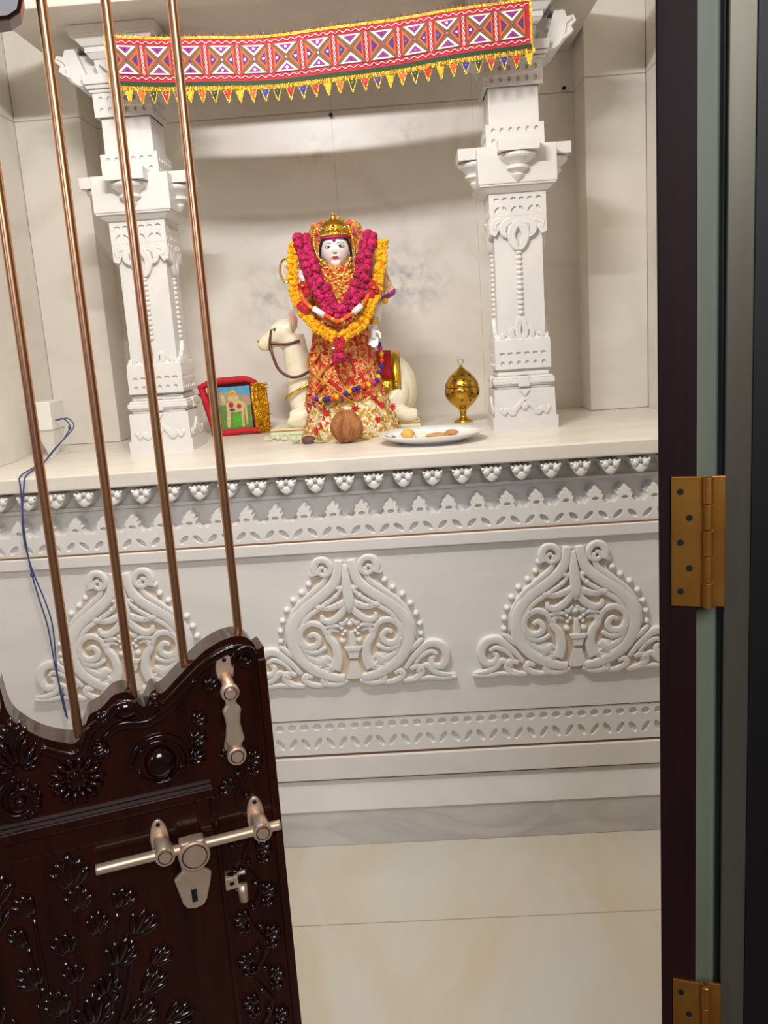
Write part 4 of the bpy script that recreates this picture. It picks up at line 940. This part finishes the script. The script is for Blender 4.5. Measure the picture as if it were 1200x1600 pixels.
for i in range(9):
    x = .074+.0055*i; tn.tube(smooth_path([(x, -.020, .190-.0015*i), (x+random.uniform(-.003, .003), -.030+.001*i, .14), (x+.002, -.032+.001*i, .08), (x, -.022, .004)], 5), [.004, .006, .006, .005], 7)
for i in range(240):
    x, z = random.uniform(.070, .128), random.uniform(.006, .186); a = random.uniform(-.9, .9)
    p0 = (x, -.030+random.uniform(-.006, .004), z); tn.tube([p0, (p0[0]+.009*math.cos(a)+.003, p0[1]-random.uniform(.002, .010), p0[2]+.009*math.sin(a))], [.0015, .0004], 4)
tn.build('gold_tinsel_edge', 'foil', fx)
wr = MB(); wy = 2.92
wr.tube(smooth_path([(-0.885, wy-.02, 1.360), (-0.884, wy-.084, 1.3585), (-0.80, wy-.086, 1.3580), (-0.722, wy-.086, 1.3585), (-0.712, wy-.04, 1.362), (-0.740, 3.06, 1.352), (-0.775, 3.16, 1.335), (-0.790, 3.238, 1.322)], 6), .0022, 8)
tag(wr.build('wire', 'copper_wire'), 'thin grey wire looped round the pillar foot to the red cloth', 'wire')

# ------------------------------------------------------------------ brass incense burner
ib = thing('incense_burner', 'polished brass incense burner with pierced pointed lid beside the pillar', 'incense burner', (0.195, 3.15, 1.1725))
MB().lathe([(0, 0), (.033, 0), (.034, .004), (.024, .010), (.013, .017), (.010, .026), (.013, .036), (.012, .040), (.022, .052), (.044, .070), (.058, .090), (.0625, .106), (.0610, .122), (.0595, .124), (0, .124)], (0, 0, 0), 40).build('bowl', 'brass_lamp', ib)
MB().lathe([(0, .1255), (.0590, .1255), (.0600, .128), (.0565, .140), (.047, .156), (.033, .172), (.019, .184), (.009, .191), (.005, .197), (.004, .200), (0, .201)], (0, 0, 0), 40).build('lid', 'brass_lamp', ib)
hb = MB()
prof = [(.0590, .1255), (.0565, .140), (.047, .156), (.033, .172)]
for (a, z, r_) in [(-90, .168, .036), (-60, .146, .052), (-120, .150, .050), (-45, .166, .037), (-140, .165, .038), (-85, .150, .050), (-60, .105, .0622), (-125, .110, .0622), (-95, .082, .052), (-150, .10, .0610), (-30, .10, .0610), (-62, .080, .051)]:
    a = R(a); hb.ell((r_*math.cos(a), r_*math.sin(a), z), .0042, 10, 8)
hb.build('vent_hole', 'black', ib)['kind'] = 'stuff'
fn = MB(); fn.tube([(.009*math.cos(t*.35)*(1-.0*t), 0, .213+.010*math.sin(t*.35)) for t in range(-4, 12)], .0016, 8); fn.tube([(0, 0, .199), (-.002, 0, .206)], .002, 8)
fn.tube([(-.008, 0, .208), (-.010, -.004, .202), (-.004, -.006, .203)], .0012, 6)
fn.build('finial_ring', 'silver', ib)

# ------------------------------------------------------------------ offerings
cc = thing('coconut', 'brown husked coconut standing in front of the goddess statue', 'coconut', (-0.197, 2.755, 1.1725))
b = MB(); b.ell((0, 0, .0515), (.0505, .0495, .0520), 28, 20, shape=lambda p: (p.x*(1+.05*math.cos(3*math.atan2(p.y, p.x)))*(1-.12*max(0, p.z)), p.y*(1+.05*math.cos(3*math.atan2(p.y, p.x)))*(1-.12*max(0, p.z)), p.z))
b.build('husk', 'coconut', cc)
b = MB()
for i in range(70):
    a = random.uniform(0, 2*PI); e0 = random.uniform(-1.1, .8); pts = []
    for k in range(5):
        e = e0+.13*k; rr = .0512*math.cos(e)*(1-.12*max(0, math.sin(e)))*(1+.05*math.cos(3*a)); pts.append((rr*math.cos(a+.02*k), rr*math.sin(a+.02*k)*.98, .0515+.0525*math.sin(e)))
    b.tube(pts, .0008, 4)
o = b.build('fibre', 'coconut', cc); o['kind'] = 'stuff'
pl = MB(); pl.lathe([(0, .004), (.085, .004), (.095, .000), (.100, .000), (.106, .006), (.140, .016), (.1575, .027), (.160, .029), (.1585, .0305), (.140, .021), (.104, .0105), (.09, .009), (0, .009)], (0, 0, 0), 64)
tag(pl.build('plate', 'china', loc=(0.066, 2.660, 1.1725)), 'round white plate of sweets near the front edge of the altar', 'plate')
def blob(name, label, cat, loc, r, m, seed=0):
    b = MB(); rn = random.Random(seed); ph = rn.uniform(0, 6)
    b.ell((0, 0, r[2]), r, 18, 12, shape=lambda p: (p.x*(1+.07*math.sin(5*p.z+ph+3*p.y)), p.y*(1+.07*math.sin(4*p.x+ph)), p.z))
    return tag(b.build(name, m, loc=loc), label, cat)
blob('sweet_ball', 'round yellow sweet ball at the coconut side of the white plate', 'sweet', (-0.005, 2.655, 1.182), (.021, .021, .0165), 'sweet', 1)
blob('flat_sweet', 'flat pale yellow sweet next to the yellow ball on the plate', 'sweet', (0.040, 2.665, 1.182), (.026, .020, .0075), 'petal', 2)
blob('brown_sweet', 'low elongated brown sweet in the middle of the white plate', 'sweet', (0.082, 2.645, 1.182), (.034, .016, .0085), 'sweet_brown', 3)
blob('round_sweet', 'small light brown disc sweet nearest the brass burner on the plate', 'sweet', (0.128, 2.690, 1.182), (.021, .018, .0095), 'sweet_brown', 4)
b = MB(); b.ell((0, 0, .004), (.022, .016, .004), 12, 8); b.tube([(-.02, .004, .006), (0, .008, .010), (.018, 0, .006)], .003, 6)
tag(b.build('foil_scrap', 'silver', loc=(-0.062, 2.665, 1.186)), 'crumpled silver foil scrap at the coconut side rim of the plate', 'foil')
nb = MB(); nb.lathe([(0, 0), (.016, 0), (.021, .006), (.023, .014), (.020, .020), (.014, .024), (0, .026)], (0, 0, 0), 20)
tag(nb.build('betel_nut', 'nut', loc=(-0.322, 2.80, 1.1725)), 'small dark brown nut on the altar near the pale leaves', 'nut')
def petal(name, label, cat, loc, L_, W_, m, ang, group=None, lift=.006):
    b = MB(); n = 7; vs = []; 
    for i in range(n):
        t = i/(n-1); wv = W_*math.sin(PI*min(.97, max(.06, t)))**.7
        for sx in (-1, 0, 1): vs.append((L_*(t-.5), sx*wv/2, .0015+lift*abs(sx)*.8+lift*(t-.5)**2*3))
    fs = [(i*3+k, i*3+k+1, (i+1)*3+k+1, (i+1)*3+k) for i in range(n-1) for k in range(2)]
    b.add(vs, fs, 0, True); o = b.build(name, m, loc=loc); o.rotation_euler = (0, 0, ang)
    md = o.modifiers.new('t', 'SOLIDIFY'); md.thickness = .0012
    return tag(o, label, cat, group)
petal('yellow_petal', 'single bright yellow petal lying between the coconut and plate', 'petal', (-0.138, 2.80, 1.1725), .036, .024, 'yellow', .2)
petal('green_leaf', 'pale green leaf lying between the dark nut and the coconut', 'leaf', (-0.278, 2.785, 1.1725), .052, .024, 'leafy', .1)
petal('curled_leaf', 'curled pale leaf standing behind the dark nut', 'leaf', (-0.362, 2.81, 1.1725), .050, .036, 'leafy', 1.0, lift=.016)
for i, (x, y, a) in enumerate([(-0.470, 2.93, .3), (-0.440, 2.95, 1.4), (-0.415, 2.92, 2.3), (-0.455, 2.98, .9), (-0.425, 2.985, 2.8), (-0.395, 2.96, .1), (-0.480, 2.97, 2.0), (-0.385, 2.90, 1.1)]):
    petal('flower_petal', 'small pale fallen petal among the loose petals beside the picture', 'petal', (x, y, 1.1725), .034, .022, 'petal', a, 'loose pale petals on the altar', lift=.008)
b = MB(); b.tube([(-0.284, 2.79, 1.388), (-0.166, 2.775, 1.288)], .0036, 8)
o = b.build('thin_stick', 'wood_rod', idol); o.location = (-GX, -GY, -GZ)
# white box on a foot, with cords
sb = thing('corner_box', 'small white box on a tapered foot in the altar corner', 'box', (-1.213, 2.965, 1.1725))
MB().box(-.033, .033, -.062, .062, .088, .182).build('box', 'plastic', sb, bevel=0.004)
MB().frus(0, .088, .011, .030, .016, .056).build('tapered_foot', 'plastic', sb, bevel=0.003)
cp = [(-1.178, 2.93, 1.290), (-1.150, 2.93, 1.294), (-1.128, 2.92, 1.268), (-1.142, 2.90, 1.235), (-1.165, 2.86, 1.200), (-1.155, 2.74, 1.177), (-1.130, 2.58, 1.1765), (-1.095, 2.42, 1.1765), (-1.085, 2.392, 1.150), (-1.090, 2.390, 1.07), (-1.092, 2.388, .99), (-1.088, 2.388, .90), (-1.078, 2.390, .82), (-1.066, 2.390, .74), (-1.062, 2.390, .62), (-1.054, 2.392, .52), (-1.050, 2.392, .46)]
c1 = smooth_path(cp, 6); c2 = [(x+.010*math.sin(i*.19)+.006, y, z-.0*i) for i, (x, y, z) in enumerate(c1)]
b = MB(); b.tube(c1, .0021, 7); b.tube(c2, .0021, 7)
for z in (1.262, .905, .53):
    k = min(range(len(c1)), key=lambda i: abs(c1[i][2]-z)); b.ell(c1[k], (.006, .004, .007), 8, 6)
tag(b.build('blue_cord', 'cord'), 'thin blue twisted cord trailing from the corner box over the altar edge', 'cord')

# ------------------------------------------------------------------ left gate leaf: carved dark wood with copper rods
gate = thing('carved_gate', 'dark carved wooden gate leaf with tall copper rods and brass bolt', 'gate', (-0.218, 1.15, 0), R(21))
gate['kind'] = 'thing'
PRO = [(-.33, 1.105), (-.337, 1.085), (-.332, 1.064), (-.320, 1.047), (-.300, 1.025), (-.275, 1.011), (-.256, 1.007), (-.244, 1.024), (-.236, 1.040), (-.222, 1.046), (-.214, 1.052), (-.203, 1.061), (-.190, 1.063), (-.180, 1.057), (-.174, 1.044), (-.167, 1.037), (-.161, 1.044), (-.157, 1.053), (-.151, 1.058), (-.146, 1.052), (-.137, 1.054), (-.118, 1.070), (-.098, 1.086), (-.080, 1.099), (-.058, 1.109), (-.038, 1.112), (-.024, 1.108), (-.014, 1.098), (-.010, 1.088), (-.001, 1.091), (0, 1.088)]
PRO[0] = (-.33, 1.112); PRO[1] = (-.3295, 1.108)
PRO = [(-.336, 1.104), (-.3345, 1.088), (-.3315, 1.066), (-.322, 1.047)]+PRO[4:]
W_ = .672
PRO = smooth_path(PRO, 4)
full = [(-W_-u, v) for u, v in reversed(PRO[1:])]+PRO
FG = lambda u, v, h: (u, -h, v)
g = MB(); g.prism([(-W_, .06)]+full+[(0, .06)], -.045, 0, FG)
g.build('leaf_panel', 'wood', gate, bevel=0.004)
# raised mouldings and carving on the face
mo = MB()
mo.stroke([(u*1.0, v-.016) for u, v in PRO[16::3] if u < -.02][::1], .006, .008, FG, n=3)
mo.stroke([(-W_-u, v-.016) for u, v in PRO[16::3] if u < -.02], .006, .008, FG, n=3)
mo.build('edge_moulding', 'wood_carved', gate)
rb_ = MB(); rb_.prism([(-.57, .893), (-.09, .893), (-.09, .908), (-.57, .908)], 0, .014, FG); rb_.prism([(-.57, .860), (-.098, .860), (-.098, .893), (-.57, .893)], 0, .004, FG)
for (a, c) in [(-.012, 0), (-.095, -.088), (-.66, -.648), (-.572, -.565)]: rb_.prism([(a, .07), (c, .07), (c, 1.075 if a in (-.012, -.66) else .890), (a, 1.075 if a in (-.012, -.66) else .890)], 0, .006, FG)
rb_.prism([(-.115, .842), (-.098, .842), (-.098, .893), (-.115, .893)], 0, .008, FG)
rb_.build('panel_moulding', 'wood', gate, bevel=0.003)
cv = None
def rosette(u, v, r):
    cv.dome(u, v, r*.5, r*.5, .010, FG)
    for i in range(14):
        a = 2*PI*i/14; cv.dome(u+r*.74*math.cos(a), v+r*.74*math.sin(a), r*.34, r*.15, .010, FG, rot=a)
    for i in range(9):
        a = 2*PI*i/9; cv.dome(u+r*.3*math.cos(a), v+r*.3*math.sin(a), r*.12, r*.12, .014, FG)
def fan(u, v, a, n, L_, sp=.32, h=.008, wd=.20):
    for i in range(n):
        b_ = a+sp*(i-(n-1)/2); l = L_*(1-.12*abs(i-(n-1)/2))
        cv.dome(u+l*.62*math.cos(b_), v+l*.62*math.sin(b_), l*.5, l*wd, h, FG, rot=b_)
for mir in (0, 1):
    mu = (lambda u: u) if not mir else (lambda u: -W_-u); am = (lambda a: a) if not mir else (lambda a: PI-a); sg = 1 if not mir else -1
    cv = MB(); rosette(mu(-.262), .957, .034); cv.build('rosette_carving', 'wood_carved', gate)
    cv = MB()
    for r_, w0 in ((.040, .004), (.033, .003)):
        cv.stroke([(mu(a), b) for a, b in spiral(-.155, .955, r_, r_*.9, R(175), R(-20), 14)], [.002, w0, w0, .002], .009, FG, n=2)
    cv.dome(mu(-.155), .955, .022, .024, .015, FG); fan(mu(-.150), .935, R(-90), 5, .016, .45)
    cv.stroke([(mu(a), b) for a, b in spiral(-.155, .955, .030, .028, R(-170), R(-20), 10)], [.002, .004, .002], .008, FG, n=2)
    fan(mu(-.118), .945, am(R(35)), 4, .026, .4); fan(mu(-.112), .968, am(R(50)), 4, .026, .4); fan(mu(-.108), .998, am(R(40)), 4, .024, .4)
    cv.build('spiral_carving', 'wood_carved', gate)
    cv = MB()
    cv.stroke([(mu(a), b) for a, b in [(-.225, 1.004), (-.200, 1.020), (-.165, 1.016), (-.13, 1.034), (-.095, 1.065)]], [.003, .006, .006, .003], .009, FG, n=4)
    cv.dome(mu(-.190), 1.040, .018, .014, .012, FG); fan(mu(-.228), 1.022, am(R(60)), 3, .022); cv.dome(mu(-.152), 1.046, .007, .009, .010, FG)
    fan(mu(-.215), .995, am(R(200)), 5, .026, .35); fan(mu(-.085), 1.040, am(R(60)), 4, .026, .3)
    cv.stroke([(mu(a), b) for a, b in spiral(-.028, 1.080, .018, .005, R(200), R(-220), 14)], [.003, .005, .005, .003], .010, FG, n=2); cv.dome(mu(-.028), 1.080, .005, .005, .012, FG)
    cv.build('crest_carving', 'wood_carved', gate)
    cv = MB()
    for k in range(17):
        z = .925-.0345*k; s_ = 1 if k % 2 else -1
        if abs(z-.84) < .03: continue
        fan(mu(-.050-.010*s_), z, PI/2+s_*sg*.9, 4, .026, .42, .008)
        fan(mu(-.050+.012*s_), z+.014, PI/2-s_*sg*.5, 3, .020, .5, .007)
        cv.dome(mu(-.050+.004*s_), z-.010, .006, .006, .009, FG)
    cv.stroke([(mu(-.050+.010*math.sin(k*1.15)), .945-.0345*k*.5) for k in range(34) if abs(.945-.0345*k*.5-.84) > .0 and .945-.0345*k*.5 > .36], [.003, .003], .005, FG, n=3)
    cv.build('leaf_column_carving', 'wood_carved', gate)
cv = MB()
cv.stroke(spiral(-.333, .945, .030, .009, R(90), R(560), 18), [.003, .006, .006, .004], .010, FG, n=2); cv.dome(-.333, .945, .008, .008, .013, FG)
for i in range(7): cv.dome(-.333+.022*math.cos(R(-80+28*i)), .945+.022*math.sin(R(-80+28*i)), .006, .004, .014, FG, rot=R(-80+28*i))
cv.build('scroll_carving', 'wood_carved', gate)
cv = MB(); fan(-.33, .985, PI/2, 9, .050, .34, .009, .12); fan(-.33, 1.02, PI/2, 5, .034, .34, .009); cv.build('palm_carving', 'wood_carved', gate)
cv = MB(); rn = random.Random(5)
for (u, v, a, n_, L_) in [(-.288, .800, 90, 5, .050), (-.284, .765, 85, 5, .046), (-.340, .775, 112, 4, .040), (-.352, .735, 120, 4, .036), (-.236, .752, 62, 4, .040), (-.268, .722, 78, 5, .040), (-.222, .706, 52, 4, .044), (-.304, .706, 102, 4, .040),
                          (-.248, .668, 66, 5, .042), (-.206, .655, 38, 4, .044), (-.300, .660, 95, 4, .036), (-.344, .672, 124, 5, .042), (-.268, .628, 72, 5, .042), (-.222, .614, 42, 4, .044), (-.320, .618, 110, 5, .042), (-.286, .586, 86, 6, .046), (-.236, .572, 46, 5, .046), (-.340, .572, 128, 5, .046), (-.300, .540, 96, 6, .050), (-.250, .530, 58, 5, .050), (-.196, .560, 24, 4, .044)]:
    for sg in ((1, -1) if u > -.30 else (1,)):
        uu = u if sg > 0 else -W_-u
        fan(uu, v, R(a) if sg > 0 else PI-R(a), n_, L_*rn.uniform(.9, 1.1), rn.uniform(.22, .36), .0075, rn.uniform(.13, .18))
for (u, v) in [(-.288, .80), (-.340, .775), (-.352, .735), (-.236, .752), (-.222, .706), (-.206, .655), (-.344, .672), (-.222, .614), (-.196, .560), (-.310, .70), (-.465, .76), (-.45, .70), (-.462, .655), (-.45, .61)]:
    cv.stroke([(-.33+(u+.33)*.1, .46), (-.33+(u+.33)*.75, .46+(v-.46)*.55), (u, v)], [.0045, .0035, .0025], .005, FG, n=6)
for k in range(26): cv.stroke([(-.44+.010*k, .43+.02*math.sin(k*.5)), (-.42+.010*k, .505+.02*math.sin(k*.5))], [.0018, .0022, .0012], .005, FG, n=4)
for k in range(10): cv.stroke([(-.33, .47), (-.33+.04*math.cos(R(20+16*k)), .52+.02*math.sin(R(20+16*k))), (-.33+.13*math.cos(R(20+16*k)), .55+.10*math.sin(R(20+16*k)))], [.004, .003, .002], .005, FG, n=4)
cv.build('bouquet_carving', 'wood_carved', gate)
# top rail with scalloped lower edge
TR_ = [(-.33, 1.862), (-.25, 1.868), (-.215, 1.874), (-.203, 1.882), (-.197, 1.900), (-.200, 1.935), (-.16, 1.955), (-.10, 1.962), (-.03, 1.960), (0, 1.955)]
tp = MB(); tp.prism([(-W_-u, v) for u, v in reversed(TR_[1:])]+TR_+[(0, 2.12), (-W_, 2.12)], -.045, 0, FG); tp.build('top_rail', 'wood', gate, bevel=0.004)
st_ = MB(); st_.prism([(-W_, 1.08), (-W_+.03, 1.08), (-W_+.03, 1.97), (-W_, 1.97)], -.045, 0, FG); st_.build('hinge_stile', 'wood', gate, bevel=0.003)
def pz(u):
    for (a, za), (b_, zb) in zip(full, full[1:]):
        if a <= u <= b_ and b_ > a: return za+(zb-za)*(u-a)/(b_-a)
    return 1.0
for u in (-.253, -.1785, -.107, -.0295, -.407, -.4815, -.553):
    MB().tube([(u, .020, pz(u)-.03), (u, .020, 1.99)], .0061, 16, sharp=True).build('rod', 'copper', gate)
# pull handle
hd_ = thing('pull_handle', None, None); hd_.parent = gate
def ov(u, v, ru, rv, n=20): return [(u+ru*math.cos(2*PI*i/n), v+rv*math.sin(2*PI*i/n)) for i in range(n)]
MB().prism(ov(-.0565, 1.070, .0125, .022), 0, .005, FG).build('back_plate', 'brass', hd_, bevel=0.0015)
MB().prism(ov(-.0565, .956, .0125, .020), 0, .005, FG).build('back_plate', 'brass', hd_, bevel=0.0015)
MB().tube([(-.0565, -.004, 1.058), (-.0565, -.022, 1.052), (-.0565, -.030, 1.044)], [.009, .008, .010], 12, sharp=False).build('top_post', 'brass', hd_)
MB().tube([(-.0565, -.004, .955), (-.0565, -.026, .955)], [.010, .009], 12).build('bottom_post', 'brass', hd_)
gr = MB(); gp = [(-.0075, 1.036), (.0075, 1.036), (.0070, 1.028), (.0130, 1.020), (.0105, 1.010), (.0095, .998), (.0115, .985), (.0135, .976), (.0080, .969), (.0070, .966), (-.0070, .966), (-.0080, .969), (-.0135, .976), (-.0115, .985), (-.0095, .998), (-.0105, 1.010), (-.0130, 1.020), (-.0070, 1.028)]
gr.prism([(-.0565+a, b_) for a, b_ in gp], .022, .031, FG); gr.build('grip', 'brass', hd_, bevel=0.003)
for z, r_ in ((1.045, .0125), (.954, .0130)):
    b = MB(); b.prism(ov(-.0565, z, r_, r_), .022, .033, FG); b.build('end_boss', 'brass', hd_, bevel=0.002)
    MB().tube([(-.0565+r_*.66*math.cos(2*PI*i/20), -.0335, z+r_*.66*math.sin(2*PI*i/20)) for i in range(21)], .0008, 6).build('ring_groove', 'brass_dark', hd_)
for z in (1.083, .941):
    MB().prism(ov(-.0565, z, .003, .003, 12), .0045, .0055, FG).build('screw', 'black', hd_)
# sliding bolt
lt = thing('sliding_bolt', None, None); lt.parent = gate
MB().tube([(-.255, -.022, .834), (-.006, -.022, .834)], .0072, 16, sharp=True).build('bolt_rod', 'brass', lt)
for u in (-.169, -.036):
    b = MB(); b.prism(ov(u, .845, .0125, .031), 0, .006, FG); b.build('guide_plate', 'brass', lt, bevel=0.002)
    b = MB(); b.tube([(u, -.004, .848), (u+.002, -.018, .846), (u+.003, -.030, .838)], [.009, .0105, .011], 12); b.prism(ov(u+.003, .834, .0135, .0135), .010, .034, FG); b.build('guide', 'brass', lt, bevel=0.002)
    MB().tube([(u+.003+.009*math.cos(2*PI*i/20), -.0345, .834+.009*math.sin(2*PI*i/20)) for i in range(21)], .0008, 6).build('ring_groove', 'brass_dark', lt)
    MB().prism(ov(u, .868, .003, .003, 12), .0055, .0066, FG).build('screw', 'black', lt)
b = MB(); b.prism(ov(-.128, .826, .0215, .0215, 28), .012, .036, FG); b.box(-.146, -.112, -.034, -.014, .838, .848); b.build('hasp_disc', 'brass', lt, bevel=0.003)
MB().tube([(-.128+.0165*math.cos(2*PI*i/24), -.0363, .826+.0165*math.sin(2*PI*i/24)) for i in range(25)], .0009, 6).build('ring_groove', 'brass_dark', lt)
hp_ = [(-.148, .812), (-.146, .800), (-.158, .790), (-.155, .776), (-.150, .752), (-.145, .744), (-.134, .741), (-.122, .744), (-.117, .752), (-.110, .776), (-.107, .790), (-.118, .800), (-.113, .812)]
b = MB(); b.prism(hp_, .016, .024, FG); b.build('hasp_plate', 'brass', lt, bevel=0.002)
MB().prism([(-.1375, .752), (-.1300, .752), (-.1300, .771), (-.1375, .771)], .0238, .0246, FG).build('keyhole', 'black', lt)
sp = thing('lock_staple', None, None); sp.parent = gate
b = MB(); b.box(-.089, -.071, -.010, 0, .746, .764); b.box(-.0835, -.0765, -.0105, -.002, .752, .758, 1); b.build('staple_plate', ['brass', 'black'], sp, bevel=0.001)
b = MB(); b.tube([(-.074, -.004, .764), (-.060, -.012, .770)], .003, 8); b.tube([(-.066, -.012, .752), (-.066, -.012, .726)], .0068, 12); b.build('staple_pin', 'brass', sp)

# ------------------------------------------------------------------ right gate leaf seen edge-on, with its hinges
g2 = thing('open_gate', 'dark wooden gate leaf swung open, seen edge-on with brass hinges', 'gate', (0.2605, 0.932, 0), R(-18))
g2['kind'] = 'thing'
MB().box(0, .0385, 0, .60, .05, 2.13).build('leaf_panel', 'wood_edge', g2, bevel=0.002)
for z0 in (1.190, .585):
    h = thing('hinge', None, None); h.parent = g2; h.location = (0, 0, z0)
    b = MB(); b.box(.0130, .0430, -.0035, 0, 0, .142); b.build('hinge_plate', 'hinge', h, bevel=0.0008)
    for i, (x, z) in enumerate([(.0225, .126), (.0315, .098), (.0225, .071), (.0315, .043), (.0225, .017)]):
        b = MB(); b.prism(ov(x, z, .0034, .0034, 14), .0028, .0044, FG); b.build('screw', 'black', h)
    for k in range(5): b = MB(); b.tube([(.0500, -.006, .142-.0284*(k+1)+.0006), (.0500, -.006, .142-.0284*k-.0006)], .0056 if k % 2 == 0 else .0048, 14, sharp=True); b.build('knuckle', 'hinge', h)
    b = MB(); b.box(.0430, .0475, -.0035, 0, 0, .142); b.box(.0525, .0670, .000, .0035, 0, .142); b.build('jamb_plate', 'hinge', h, bevel=0.0008)
